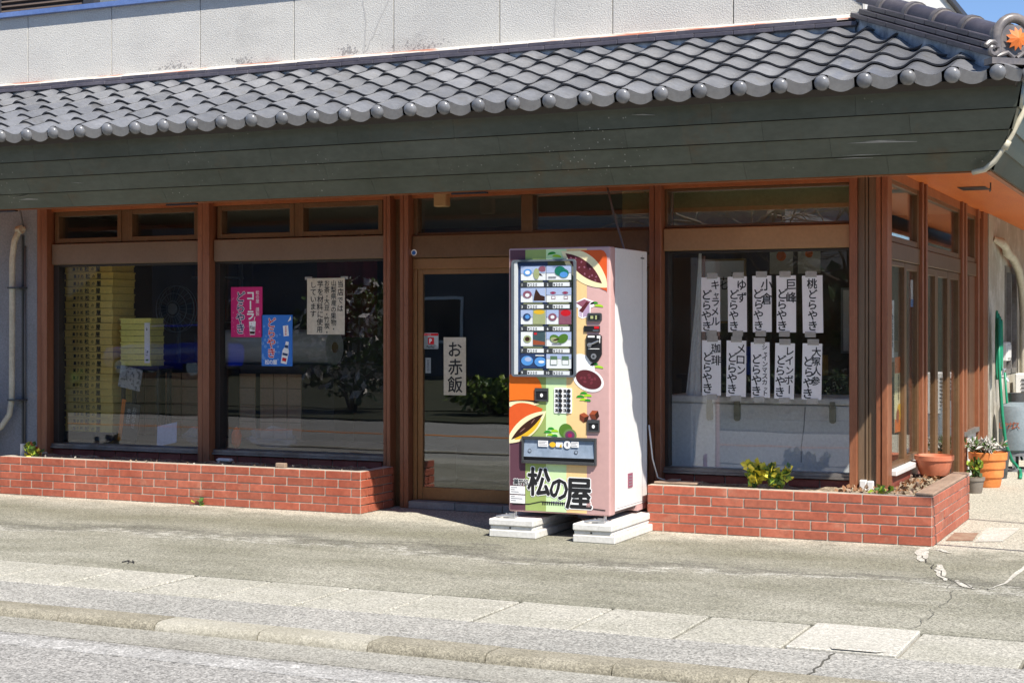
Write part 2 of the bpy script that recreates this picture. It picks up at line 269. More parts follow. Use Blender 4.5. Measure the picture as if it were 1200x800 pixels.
# ------------------------------------------------------------------ mesh builder
GLY = {}
def glyph(ch, off):
    k = (ch, off)
    if k not in GLY:
        c = bpy.data.curves.new('g', 'FONT'); c.body = ch; c.size = 1; c.resolution_u = 2; c.offset = off
        o = bpy.data.objects.new('g', c); COL.objects.link(o)
        me = bpy.data.meshes.new_from_object(o.evaluated_get(bpy.context.evaluated_depsgraph_get()))
        GLY[k] = ([(v.co.x, v.co.y) for v in me.vertices], [tuple(p.vertices) for p in me.polygons])
        bpy.data.objects.remove(o); bpy.data.curves.remove(c); bpy.data.meshes.remove(me)
    return GLY[k]
WLOC = {}
class MB:
    def __init__(s, m=None): s.v = []; s.f = []; s.fm = []; s.ms = []; s.k = 0; s.T = None; (m and s.use(m))
    def use(s, m):
        if m not in s.ms: s.ms.append(m)
        s.k = s.ms.index(m); return s
    def add(s, vs, fs):
        n = len(s.v)
        for p in vs:
            p = Vector(p); s.v.append(s.T @ p if s.T else p)
        for f in fs: s.f.append(tuple(i + n for i in f)); s.fm.append(s.k)
        return s
    def box(s, x0, x1, y0, y1, z0, z1):
        x0, x1 = sorted((x0, x1)); y0, y1 = sorted((y0, y1)); z0, z1 = sorted((z0, z1))
        return s.add([(x0,y0,z0),(x1,y0,z0),(x1,y1,z0),(x0,y1,z0),(x0,y0,z1),(x1,y0,z1),(x1,y1,z1),(x0,y1,z1)],
                     [(0,3,2,1),(4,5,6,7),(0,1,5,4),(1,2,6,5),(2,3,7,6),(3,0,4,7)])
    def poly(s, pts): return s.add(pts, [tuple(range(len(pts)))])
    def prism(s, pts, y0, y1):      # polygon in XZ, front at y0 (towards -Y)
        n = len(pts); vs = [(x, y0, z) for x, z in pts] + [(x, y1, z) for x, z in pts]
        a = sum(pts[i][0]*pts[(i+1)%n][1]-pts[(i+1)%n][0]*pts[i][1] for i in range(n))
        fr = tuple(range(n)); bk = tuple(range(2*n-1, n-1, -1)); sd = [(i+n, (i+1)%n+n, (i+1)%n, i) for i in range(n)]
        if a < 0: fr = fr[::-1]; bk = bk[::-1]; sd = [q[::-1] for q in sd]
        return s.add(vs, [fr, bk] + sd)
    def sheet(s, pts, y):           # polygon in XZ facing -Y
        n = len(pts); a = sum(pts[i][0]*pts[(i+1)%n][1]-pts[(i+1)%n][0]*pts[i][1] for i in range(n))
        return s.poly([(x, y, z) for x, z in (pts if a > 0 else pts[::-1])])
    def cyl(s, p0, p1, r0, r1=None, n=12, caps=True):
        r1 = r0 if r1 is None else r1; p0 = Vector(p0); p1 = Vector(p1); d = (p1-p0).normalized()
        a = d.orthogonal().normalized(); b = d.cross(a)
        vs = [p0+(a*math.cos(t)+b*math.sin(t))*r0 for t in [2*math.pi*i/n for i in range(n)]] + [p1+(a*math.cos(t)+b*math.sin(t))*r1 for t in [2*math.pi*i/n for i in range(n)]]
        fs = [(i, (i+1)%n, (i+1)%n+n, i+n) for i in range(n)]
        if caps: fs += [tuple(range(n-1, -1, -1)), tuple(range(n, 2*n))]
        return s.add(vs, fs)
    def tube(s, pts, r, n=8):
        pts = [Vector(p) for p in pts]; rings = []; prev = None
        for i, p in enumerate(pts):
            d = (pts[min(i+1, len(pts)-1)]-pts[max(i-1, 0)]).normalized()
            a = d.orthogonal().normalized() if prev is None else (prev-d*prev.dot(d)).normalized()
            prev = a; b = d.cross(a); rr = r[i] if isinstance(r, (list, tuple)) else r
            rings.append([p+(a*math.cos(t)+b*math.sin(t))*rr for t in [2*math.pi*k/n for k in range(n)]])
        vs = [v for q in rings for v in q]; m = len(pts)
        fs = [(j*n+i, j*n+(i+1)%n, (j+1)*n+(i+1)%n, (j+1)*n+i) for j in range(m-1) for i in range(n)]
        fs += [tuple(range(n-1, -1, -1)), tuple(range((m-1)*n, m*n))]
        return s.add(vs, fs)
    def lathe(s, prof, c=(0,0,0), n=24, ax=2):
        vs = []; fs = []; m = len(prof)
        for r, h in prof:
            for i in range(n):
                t = 2*math.pi*i/n; q = (r*math.cos(t), r*math.sin(t), h)
                q = q if ax == 2 else ((q[2], q[0], q[1]) if ax == 0 else (q[1], q[2], q[0]))
                vs.append((q[0]+c[0], q[1]+c[1], q[2]+c[2]))
        for j in range(m-1):
            for i in range(n): fs.append((j*n+i, j*n+(i+1)%n, (j+1)*n+(i+1)%n, (j+1)*n+i))
        fs += [tuple(range(n-1, -1, -1)), tuple(range((m-1)*n, m*n))]
        return s.add(vs, fs)
    def ball(s, c, r, n=10, m=7, sq=(1,1,1)):
        vs = [(c[0], c[1], c[2]-r*sq[2])]; fs = []
        for j in range(1, m):
            p = math.pi*j/m
            for i in range(n):
                t = 2*math.pi*i/n; vs.append((c[0]+r*sq[0]*math.sin(p)*math.cos(t), c[1]+r*sq[1]*math.sin(p)*math.sin(t), c[2]-r*sq[2]*math.cos(p)))
        vs.append((c[0], c[1], c[2]+r*sq[2])); e = len(vs)-1
        for i in range(n):
            fs.append((0, 1+(i+1)%n, 1+i)); fs.append((e, 1+(m-2)*n+i, 1+(m-2)*n+(i+1)%n))
            for j in range(m-2): fs.append((1+j*n+i, 1+j*n+(i+1)%n, 1+(j+1)*n+(i+1)%n, 1+(j+1)*n+i))
        return s.add(vs, fs)
    def char(s, ch, x, z, h, y, off=0.0, rot=0.0, wx=1.0):  # centred on x,z; em height h; faces -Y; off thickens the strokes
        if off >= 0.012:
            n = 4 if off < 0.035 else 8
            for i in range(n): s.char(ch, x+h*off*math.cos(6.2832*i/n+0.4), z+h*off*math.sin(6.2832*i/n+0.4), h, y-0.00004*i, 0.0, rot, wx)
            return s
        vs, fs = glyph(ch, 0.0); ca, sa = math.cos(rot), math.sin(rot); out = []
        for a, b in vs:
            a = (a-0.5)*h*wx; b = (b-0.38)*h; out.append((x+a*ca-b*sa, y, z+a*sa+b*ca))
        return s.add(out, fs)
    def vtext(s, txt, x, ztop, h, y, off=0.02, adv=1.0, jit=0.0):
        z = ztop-h/2
        for ch in txt:
            if ch != ' ':
                q = h*0.72 if ch in 'ャッュョ' else h; dx = h*0.1 if q < h else 0
                s.char(ch, x+dx+R.uniform(-jit, jit)*h, z, q*(1+R.uniform(-jit, jit)), y, off, rad(-90) if ch == 'ー' else R.uniform(-jit, jit)*0.6)
            z -= h*adv*(0.75 if ch in 'ャッュョ・' else 1.0)
        return s
    def htext(s, txt, x, z, h, y, off=0.0, adv=0.6):
        for i, ch in enumerate(txt): s.char(ch, x+h*adv*i+ (h*0.2 if ord(ch) < 256 else 0), z, h, y, off)
        return s
    def leaves(s, fn, n, size, mats, up=0.3, asp=0.45):
        for _ in range(n):
            p = Vector(fn()); d = Vector((R.gauss(0,1), R.gauss(0,1), R.gauss(up,1))).normalized(); a = d.cross(Vector((R.gauss(0,1), R.gauss(0,1), R.gauss(0,1)))).normalized()
            L = size*R.uniform(0.6, 1.25); q = d.cross(a)*L*0.12; s.use(R.choice(mats))
            s.add([p, p+d*L*0.5+a*L*asp+q, p+d*L, p+d*L*0.5-a*L*asp+q], [(0, 1, 2), (0, 2, 3)])
        return s
    def mesh(s, name, org=(0,0,0), smooth=None, bevel=0.0, seg=1):
        me = bpy.data.meshes.new(name); o = Vector(org)
        me.from_pydata([tuple(v-o) for v in s.v], [], s.f)
        for m in s.ms: me.materials.append(m)
        me.polygons.foreach_set('material_index', s.fm)
        if bevel:
            b = bmesh.new(); b.from_mesh(me)
            bmesh.ops.bevel(b, geom=[e for e in b.edges if len(e.link_faces) == 2 and e.calc_face_angle(0) > 0.6], offset=bevel, segments=seg, affect='EDGES', profile=0.5)
            b.to_mesh(me); b.free()
        if smooth is not None:
            me.polygons.foreach_set('use_smooth', [True]*len(me.polygons)); me.set_sharp_from_angle(angle=rad(smooth))
        me.update(); return me
    def build(s, name, parent=None, smooth=None, bevel=0.0, seg=1, label=None, org=None):
        w = WLOC.get(parent, Vector((0,0,0))) if parent else Vector(org or (0,0,0))
        ob = bpy.data.objects.new(name, s.mesh(name, w, smooth, bevel, seg)); COL.objects.link(ob)
        if parent: ob.parent = parent; WLOC[ob] = w
        else: ob.location = w; WLOC[ob] = w
        if label: ob['label'] = label
        return ob
def tag(o, label, cat, group=None):
    o['label'] = label; o['category'] = cat
    if group: o['group'] = group
    return o
def thing(name, label, cat, loc, group=None):
    o = bpy.data.objects.new(name, None); COL.objects.link(o); o.location = loc; o.empty_display_size = 0.1
    WLOC[o] = Vector(loc); return tag(o, label, cat, group)
def struct(o): o['kind'] = 'structure'; return o
def stuff(o): o['kind'] = 'stuff'; return o
def piece(name, me, parent, loc, rot=(0,0,0), scale=(1,1,1)):
    o = bpy.data.objects.new(name, me); COL.objects.link(o); o.parent = parent
    o.location = Vector(loc)-WLOC[parent]; o.rotation_euler = rot; o.scale = scale; WLOC[o] = Vector(loc); return o
def copy_thing(src, loc, label, group=None):
    o = src.copy(); COL.objects.link(o); o.location = loc; o['label'] = label
    if group: o['group'] = group
    for ch in src.children:
        c = ch.copy(); COL.objects.link(c); c.parent = o
        for g in ch.children:
            d = g.copy(); COL.objects.link(d); d.parent = c
    return o
def ellipse(cx, cz, rx, rz, rot=0, n=28, a0=0, a1=2*math.pi):
    full = abs(a1-a0) > 6.28; out = []
    for i in range(n if full else n+1):
        t = a0+(a1-a0)*i/n; x, z = rx*math.cos(t), rz*math.sin(t)
        out.append((cx+x*math.cos(rot)-z*math.sin(rot), cz+x*math.sin(rot)+z*math.cos(rot)))
    return out
def rrect(x0, x1, z0, z1, r, n=5):
    out = []
    for cx, cz, a in ((x1-r, z1-r, 0), (x0+r, z1-r, 90), (x0+r, z0+r, 180), (x1-r, z0+r, 270)):
        out += [(cx+r*math.cos(rad(a+90*i/n)), cz+r*math.sin(rad(a+90*i/n))) for i in range(n+1)]
    return out

# ================================================================== SETTING
def sheet_box(name, m, x0, x1, y0, y1, ztop, th=0.05, parent=None):
    return MB(m).box(x0, x1, y0, y1, ztop-th, ztop).build(name, parent)
gb = MB(M_road); gb.poly([(-300,-300,-0.09),(300,-300,-0.09),(300,300,-0.09),(-300,300,-0.09)]); ground = struct(gb.build('ground'))
road = struct(sheet_box('road', M_road, -80, 80, 1.0, 5.97, -0.03))
wl = MB(M_paint); wl.box(-80, 80, 5.73, 5.905, -0.03, -0.026); wl.build('edge_line', road)
ol = MB(M_orange_line); ol.box(-80, 80, 3.42, 3.57, -0.03, -0.026); ol.build('centre_line', road)
gutter = struct(sheet_box('gutter', M_gutter, -80, 80, 5.97, 6.30, -0.026))
walk = struct(sheet_box('sidewalk', M_walk, -80, 80, 6.465, 7.012, 0.0))
mb = MB(M_crack)
for (xs, y0, y1) in ((-1.58, 6.47, 7.0), (-9.6, 6.47, 7.0)):
    p = [(xs+R.uniform(-0.015, 0.015)-(y-y0)*0.12*0, y) for y in [y0+(y1-y0)*i/9 for i in range(10)]]
    for a, b in zip(p, p[1:]): mb.poly([(a[0]-0.005, a[1], 0.003), (a[0]+0.005, a[1], 0.003), (b[0]+0.005, b[1], 0.003), (b[0]-0.005, b[1], 0.003)])
mb.build('joint', walk)
fore = struct(sheet_box('forecourt', M_conc, -80, 80, 7.64, 24, 0.0))
# cracks and white filler patches near the planter corner
def ribbon(mb, pts, w, z):
    for (a, wa), (b, wb) in zip(zip(pts, w), zip(pts[1:], w[1:])):
        d = (Vector(b)-Vector(a)).normalized(); n = Vector((-d.y, d.x))
        mb.poly([(a[0]-n.x*wa, a[1]-n.y*wa, z), (a[0]+n.x*wa, a[1]+n.y*wa, z), (b[0]+n.x*wb, b[1]+n.y*wb, z), (b[0]-n.x*wb, b[1]-n.y*wb, z)][::-1])
def wiggle(p, n, j):
    out = []
    for a, b in zip(p, p[1:]):
        for i in range(n): out.append((a[0]+(b[0]-a[0])*i/n+R.uniform(-j, j), a[1]+(b[1]-a[1])*i/n+R.uniform(-j, j)))
    return out+[p[-1]]
def fill(pts, wid, jit=0.012, n=4):
    q = wiggle(pts, n, jit); w = []
    for i in range(len(q)):
        k = i/(len(q)-1)*(len(wid)-1); a = int(k); b = min(a+1, len(wid)-1); w.append((wid[a]+(wid[b]-wid[a])*(k-a))*R.uniform(0.75, 1.25))
    mb = MB(M_filler); ribbon(mb, q, w, 0.004); mb.build('filler_patch', fore)
fill([(-1.80, 10.60), (-1.76, 10.30), (-1.70, 9.95)], [0.03, 0.045, 0.015])
fill([(-1.70, 10.52), (-1.60, 10.40)], [0.03, 0.012])
fill([(-1.59, 9.86), (-1.53, 9.55), (-1.45, 9.25)], [0.014, 0.036, 0.012])
fill([(-1.40, 9.30), (-1.33, 9.12), (-1.26, 9.02)], [0.012, 0.032, 0.008])
fill([(-1.19, 9.04), (-1.13, 9.30), (-1.10, 9.75), (-1.07, 10.2)], [0.004, 0.008, 0.018, 0.012], 0.006)
mb = MB(M_crack)
ribbon(mb, wiggle([(-1.74, 10.2), (-1.60, 9.75), (-1.47, 9.35), (-1.30, 9.1), (-1.18, 9.03)], 5, 0.02), [0.0035]*25, 0.006)
ribbon(mb, wiggle([(-1.42, 9.2), (-1.37, 8.9), (-1.33, 8.6), (-1.36, 8.3), (-1.34, 8.0), (-1.38, 7.7)], 5, 0.022), [0.0015]*30, 0.006)
mb.build('crack', fore)
mb = MB(mat('rusty patch', (0.26, 0.15, 0.10), 0.9, (0.36, 0.28, 0.2), 9)); mb.poly([(-1.72, 10.98, 0.004), (-1.55, 11.05, 0.004), (-1.57, 11.48, 0.004), (-1.73, 11.43, 0.004)]); mb.build('cover_plate', fore)
mb = MB(M_filler); mb.poly([(-1.53, 11.0, 0.004), (-1.36, 11.1, 0.004), (-1.33, 11.9, 0.004), (-1.56, 11.8, 0.004)]); mb.build('mortar_patch', fore)
# gutter slabs
chan = struct(sheet_box('drain_channel', M_crack, -80, 80, 7.012, 7.64, -0.03))
slab_me = MB(M_slab).box(-0.253, 0.253, -0.309, 0.309, -0.05, 0.0).mesh('slab', bevel=0.006)
slab_new = MB(M_slab_new).box(-0.25, 0.25, -0.305, 0.305, -0.05, 0.0).mesh('slab', bevel=0.006)
x = -1.05
k = 0
while x > -9:
    new = abs(x+1.57) < 0.01
    o = piece('slab', slab_new if new else slab_me, chan, (x+(0.01 if new else R.uniform(-0.004, 0.004)), 7.326, 0.014 if new else R.uniform(-0.002, 0.003)), (R.uniform(-0.004, 0.004), 0, R.uniform(-0.006, 0.006)))
    x -= 0.524; k += 1
for x2 in (-0.526, -0.002): piece('slab', slab_me, chan, (x2, 7.326, 0.0))
mb = MB(M_filler); mb.poly([(-1.60, 7.02, 0.018), (-1.40, 7.02, 0.018), (-1.36, 7.05, 0.018), (-1.62, 7.06, 0.018)]); mb.build('mortar_smear', chan)
# kerb
kerb = struct(sheet_box('kerb', M_crack, -80, 80, 6.30, 6.46, -0.05))
def kprof(m, L):
    b = MB(m); pr = [(6.275, -0.06), (6.275, -0.022), (6.283, 0.0), (6.30, 0.012), (6.33, 0.016), (6.458, 0.014), (6.462, 0.0), (6.462, -0.06)]
    n = len(pr); vs = [(-L/2, y-6.37, z) for y, z in pr]+[(L/2, y-6.37, z) for y, z in pr]
    return b.add(vs, [tuple(range(n)), tuple(range(2*n-1, n-1, -1))]+[(i+n, (i+1)%n+n, (i+1)%n, i) for i in range(n)]).mesh('kerb_stone', smooth=50)
ko, kn = kprof(M_kerb_old, 0.593), kprof(M_kerb_new, 0.592)
for i in range(20):
    x = 0.92-0.6*i; xc = x
    piece('kerb_stone', kn if abs(xc+4.48) < 0.1 or abs(xc+3.88) < 0.1 else ko, kerb, (xc, 6.37, R.uniform(-0.003, 0.003)), (0, 0, R.uniform(-0.004, 0.004)))
# far side of the street
far_walk = struct(sheet_box('far_sidewalk', M_verge, -80, 80, -1.4, 0.98, 0.0, 0.09))
verge = struct(sheet_box('verge', M_verge, -80, 80, -60, -1.4, 0.02, 0.1))

# ================================================================== SHOP BUILDING
B = thing('shop_building', 'old sweet shop with grey tiled eaves, green fascia and brown framed windows', 'building', (-6, 11.2, 0))
YW = 11.2
# --- shell
mb = MB(M_floor_in); mb.box(-11.5, -2.16, 11.36, 15.6, 0.0, 0.06); mb.build('shop_floor', B)
mb = MB(M_wall_in); mb.box(-11.5, -2.30, 15.6, 15.75, 0.0, 2.6); mb.box(-10.6, -10.45, 11.36, 15.6, 0.06, 2.6); mb.build('inner_wall', B)
mb = MB(M_ceil_in); mb.box(-10.45, -2.30, 11.40, 15.6, 2.56, 2.61); mb.build('ceiling', B)
mb = MB(M_wall_in); mb.box(-9.7, -6.24, 11.40, 12.55, 0.06, 0.40); mb.build('display_ledge', B)
mb = MB(M_side_conc); mb.box(-14.0, -9.82, 11.18, 11.34, 0, 2.62); mb.build('cement_wall', B)
# cement wall at the back of the side elevation, with a dark window
mb = MB(M_back_conc); mb.box(-2.26, -2.13, 16.3, 17.55, 0, 2.62); mb.box(-2.26, -2.13, 18.6, 20.4, 0, 2.62); mb.box(-2.26, -2.13, 17.55, 18.6, 2.12, 2.62); mb.box(-2.26, -2.13, 17.55, 18.6, 0, 0.95); mb.build('side_wall', B)
sw = MB(M_alu); sw.box(-2.20, -2.12, 17.55, 17.62, 0.95, 2.12); sw.box(-2.20, -2.12, 18.05, 18.10, 0.95, 2.12); sw.box(-2.20, -2.12, 18.53, 18.6, 0.95, 2.12); sw.box(-2.2, -2.12, 17.62, 18.53, 0.95, 1.0); sw.box(-2.2, -2.12, 17.62, 18.53, 2.06, 2.12)
swo = sw.build('side_window', B); MB(M_dark).box(-2.24, -2.18, 17.62, 18.53, 1.0, 2.06).build('pane', swo)
# --- upper storey and parapet
par = MB(M_side_conc); par.box(-14, -2.36, 11.235, 11.34, 3.4, 4.30); par.box(-2.47, -2.37, 11.34, 22, 3.4, 4.52); parapet = par.build('parapet', B)
pm = MB(M_parapet).box(-0.471, 0.471, -0.025, 0.012, -0.34, 0.34).mesh('parapet_panel', bevel=0.001)
xe = -2.335
for i in range(11):
    xc = xe-0.475-0.951*i
    piece('parapet_panel', pm, parapet, (xc, 11.225, 3.962), (R.uniform(-0.002, 0.002), 0, 0))
for xs, zs, w in ((-8.32, 3.71, 0.10), (-5.92, 3.71, 0.13), (-6.55, 3.71, 0.06), (-7.6, 3.71, 0.05)):
    b = MB(M_mould)
    for _ in range(60):
        q = R.uniform(0.003, 0.011); b.sheet(ellipse(xs+R.gauss(0, w), zs+abs(R.gauss(0.02, 0.02)), q, q*0.6, R.random(), 7), 11.1988-R.uniform(0, 0.0006))
    stuff(b.build('mould', parapet))
for pts in ([(-6.42, 3.68), (-6.40, 3.95), (-6.44, 4.28)], [(-6.1, 4.28), (-6.3, 3.9), (-6.4, 3.72)], [(-4.72, 3.72), (-4.70, 4.0), (-4.73, 4.28)]):
    b = MB(M_stain); q = wiggle(pts, 6, 0.008)
    for (xa, z_a), (xb, z_b) in zip(q, q[1:]): b.sheet([(xa-0.006, z_a), (xa+0.006, z_a), (xb+0.006, z_b), (xb-0.006, z_b)], 11.1984)
    b.build('hairline', parapet)
MB(M_white_wall).box(-2.368, -2.335, 11.30, 22, 3.4, 4.50).build('side_parapet_face', parapet)
MB(M_coping).box(-14, -2.30, 11.15, 11.40, 4.302, 4.345).build('coping', parapet)
MB(M_coping_dk).box(-2.50, -2.29, 11.405, 22, 4.50, 4.55).build('side_coping', parapet)
MB(M_upper).box(-14, -3.6, 12.65, 22, 3.3, 6.8).build('upper_wall', B)
MB(M_floor_in).box(-14, -2.48, 11.35, 22, 3.30, 3.40).build('roof_terrace', B)
sh = MB(M_shutter)
for i in range(44): sh.add([(-14, 12.60, 3.5+0.05*i), (-10.43, 12.60, 3.5+0.05*i), (-10.43, 12.575, 3.515+0.05*i), (-14, 12.575, 3.515+0.05*i), (-10.43, 12.60, 3.548+0.05*i), (-14, 12.60, 3.548+0.05*i)], [(0, 1, 2, 3), (3, 2, 4, 5)])
sho = sh.build('rolling_shutter', B)
f = MB(M_coping_dk); f.box(-10.43, -10.30, 12.55, 12.65, 3.4, 6.0); f.box(-11.62, -11.52, 12.55, 12.60, 3.4, 6.0); f.build('shutter_rail', sho)
# --- roof
EY, EZ, TY, TZ = 9.56, 2.965, 11.14, 3.585        # eave edge and top of the tiled slope
SL = math.atan2(TZ-EZ, TY-EY); SLEN = math.hypot(TZ-EZ, TY-EY)
HX0, HX1 = -1.06, -2.33                            # hip line: eave corner X, parapet corner X
def hipx(y): return HX0+(HX1-HX0)*(y-EY)/(11.2-EY)
rd = MB(M_dark)
za = lambda y: EZ+(y-EY)*math.tan(SL)-0.035
ssl = (za(11.2)-za(EY))
rd.add([(-14, EY+0.03, za(EY+0.03)), (HX0-0.03, EY+0.03, za(EY)), (HX1, 11.2, za(11.2)), (-14, 11.2, za(11.2)),
        (-14, EY+0.06, za(EY)-0.04), (HX0-0.05, EY+0.06, za(EY)-0.04), (HX1, 11.2, za(11.2)-0.05), (-14, 11.2, za(11.2)-0.05),
        (HX0-0.03, 22, za(EY)), (HX1, 22, za(11.2)), (HX0-0.05, 22, za(EY)-0.04), (HX1, 22, za(11.2)-0.05)],
       [(0, 1, 2, 3), (7, 6, 5, 4), (0, 4, 5, 1), (1, 8, 9, 2), (6, 11, 10, 5), (1, 5, 10, 8)])
roof = rd.build('roof', B)
TW = 0.2605; ROWS = 6; EXP = SLEN/ROWS
def tprof(u):   # u in tile widths from the crest; crest sharper than the pan
    w = u % 1.0; c = (math.cos(2*math.pi*(w-0.07*math.sin(math.pi*w)))+1)/2
    return 0.046*c**1.25-0.018
def tile_mb(eave=False):
    b = MB(M_tile); us = [-0.13+1.10*i/13 for i in range(14)]; L = EXP+0.05; th = 0.013
    n = len(us); vs = []
    for v, dz in ((0.0, 0.024), (L*0.5, 0.012), (L, 0.0)):
        vs += [(u*TW, v, tprof(u)+dz) for u in us]
    fs = [(j*n+i, j*n+i+1, (j+1)*n+i+1, (j+1)*n+i) for j in range(2) for i in range(n-1)]
    b.add(vs, fs)
    if not eave:
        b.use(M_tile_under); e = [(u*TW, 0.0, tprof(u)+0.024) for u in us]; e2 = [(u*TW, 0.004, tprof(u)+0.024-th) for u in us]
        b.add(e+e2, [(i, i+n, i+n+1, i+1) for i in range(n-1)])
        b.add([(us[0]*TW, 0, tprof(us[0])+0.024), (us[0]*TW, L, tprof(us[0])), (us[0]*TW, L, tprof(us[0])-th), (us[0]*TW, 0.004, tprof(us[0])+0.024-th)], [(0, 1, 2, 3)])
    else:
        b.use(M_tile_edge); uu = [0.15+0.61*i/10 for i in range(11)]; m = 11
        top = [(u*TW, -0.002, tprof(u)+0.024) for u in uu]; bot = [(u*TW, -0.006, tprof(0.54)*0.9-0.006-0.040*math.sin(math.pi*(0.1+0.8*i/10))) for i, u in enumerate(uu)]
        back = [(x, 0.03, z) for x, y, z in bot]
        b.add(top+bot+back, [(i, i+m, i+m+1, i+1) for i in range(m-1)]+[(i+m, i+2*m, i+2*m+1, i+m+1) for i in range(m-1)])
        b.use(M_tile); b.ball((0.0, -0.006, 0.0), 0.049, 14, 9, (1, 0.75, 1))
    return b
rot_s = (SL, 0, 0)
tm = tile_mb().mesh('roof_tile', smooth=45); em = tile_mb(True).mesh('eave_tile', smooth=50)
def clip_mesh(b, M, name, planes):
    me = b.mesh(name, smooth=45); bm = bmesh.new(); bm.from_mesh(me)
    for co, no in planes:
        co = M.inverted() @ Vector(co); no = M.inverted().to_3x3() @ Vector(no)
        bmesh.ops.bisect_plane(bm, geom=bm.verts[:]+bm.edges[:]+bm.faces[:], plane_co=co, plane_no=no.normalized(), clear_outer=True)
    e = len(bm.faces) == 0; bm.to_mesh(me); bm.free(); return None if e else me
XC0 = -1.198
hip_no = Vector((1, -(HX1-HX0)/(11.2-EY), 0)).normalized()
for r in range(ROWS):
    for c in range(-1 if r == 0 else 0, 37):
        xc = XC0-TW*c
        y = EY+EXP*r*math.cos(SL); z = EZ+EXP*r*math.sin(SL)
        jr = (SL+R.uniform(-0.008, 0.008), R.uniform(-0.006, 0.006), R.uniform(-0.008, 0.008)); loc = (xc, y, z+R.uniform(-0.002, 0.002))
        yb = y+EXP
        if xc-0.13*TW > hipx(y): continue
        name = 'eave_tile' if r == 0 else 'roof_tile'
        if xc+TW > hipx(min(yb, 11.2)):
            M = Matrix.LocRotScale(Vector(loc), Quaternion((1, 0, 0), SL), None)
            me = clip_mesh(tile_mb(r == 0), M, name, [((HX0+0.0, EY, EZ), hip_no)])
            if me: piece(name, me, roof, loc, rot_s)
        else: piece(name, em if r == 0 else tm, roof, loc, jr)
# side slope tiles (turned a quarter)
SW = abs(HX1-HX0); SS = math.atan2(TZ-EZ, SW-0.06); sr_rows = 5; sexp = math.hypot(TZ-EZ, SW-0.06)/sr_rows
for r in range(sr_rows):
    for c in range(9):
        yc = EY+0.14+TW*c; xs = HX0-sexp*r*math.cos(SS); z = EZ+sexp*r*math.sin(SS)
        yh = EY+(xs-HX0)/(HX1-HX0)*(11.2-EY)
        if yc+TW < yh: continue
        q = Matrix.Rotation(rad(90), 4, 'Z') @ Matrix.Rotation(SS, 4, 'X'); M = Matrix.Translation((xs, yc, z)) @ q
        if yc-0.2*TW < yh+0.25:
            me = clip_mesh(tile_mb(r == 0), M, 'roof_tile', [((HX0, EY, EZ), -hip_no)])
        else: me = em if r == 0 else tm
        if me: piece('eave_tile' if r == 0 else 'roof_tile', me, roof, (xs, yc, z), q.to_euler())
# plaster bed and flat tiles along the foot of the parapet
MB(M_plaster).box(-14, -2.36, 11.075, 11.195, 3.53, 3.588).build('plaster_bed', roof)
nm = [MB(M_ridge).box(-0.149, 0.149, -0.06, 0.075, -0.016, 0.016).mesh('flat_tile', bevel=0.004)]
for i in range(34):
    for k, (yy, zz) in enumerate(((11.10, 3.600), (11.135, 3.636))):
        piece('flat_tile', nm[0], roof, (-2.49-0.3*i-0.15*k, yy, zz+R.uniform(-0.002, 0.002)), (rad(-5), 0, R.uniform(-0.006, 0.006)))
fl = MB(M_flash); fl.add([(-14, 11.09, 3.652), (-2.36, 11.09, 3.652), (-2.36, 11.2, 3.70), (-14, 11.2, 3.70), (-14, 11.085, 3.642), (-2.36, 11.085, 3.642)], [(0, 1, 2, 3), (4, 5, 1, 0)]); fl.build('flashing', roof)
# hip ridge
h0 = Vector((HX1+0.03, 11.16, TZ+0.02)); h1 = Vector((HX0-0.10, 9.70, EZ+0.055)); hd = (h1-h0); hl = hd.length; hd.normalize()
hs = Vector((hd.y, -hd.x, 0)).normalized(); hu = hs.cross(hd); hu = hu if hu.z > 0 else -hu
def hipf(t, s, u): return h0+hd*t+hs*s+hu*u
def hbox(b, t0, t1, s0, s1, u0, u1):
    vs = [hipf(t, s, u) for u in (u0, u1) for t, s in ((t0, s0), (t1, s0), (t1, s1), (t0, s1))]
    return b.add(vs, [(0, 3, 2, 1), (4, 5, 6, 7), (0, 1, 5, 4), (1, 2, 6, 5), (2, 3, 7, 6), (3, 0, 4, 7)])
hbox(MB(M_plaster), 0.0, hl-0.02, -0.085, 0.085, -0.05, 0.05).build('ridge_plaster', roof)
for k, (wd, u0) in enumerate(((0.125, 0.048), (0.112, 0.086), (0.10, 0.124))):
    t = -0.02+0.1*k
    while t < hl-0.06:
        t1 = min(t+0.285, hl+0.01)
        for sg in (-1, 1):
            b = MB(M_ridge); hbox(b, t+0.002, t1-0.002, sg*0.004, sg*wd, u0, u0+0.034)
            b.build('flat_ridge_tile', roof, bevel=0.004)
        t = t1
hl2 = hl
n_cap = 5
for i in range(n_cap):
    t0 = -0.05+i*(hl-0.02)/n_cap; t1 = t0+(hl-0.02)/n_cap
    b = MB(M_ridge)
    def half(b, ta, tb, ra, rb, n=10):
        vs = [hipf(t, rr*math.cos(a), 0.155+rr*0.95*math.sin(a)) for t, rr in ((ta, ra), (tb, rb)) for a in [math.pi*j/n for j in range(n+1)]]
        b.add(vs, [(j, j+1, n+2+j, n+1+j) for j in range(n)]+[tuple(range(n+1)), tuple(range(2*n+1, n, -1))])
    half(b, t0, t1-0.02, 0.078, 0.074); b.use(M_collar); half(b, t1-0.045, t1+0.004, 0.092, 0.092)
    half(b, t1+0.004, t1+0.016, 0.084, 0.078)
    b.build('ridge_cap', roof, smooth=40)
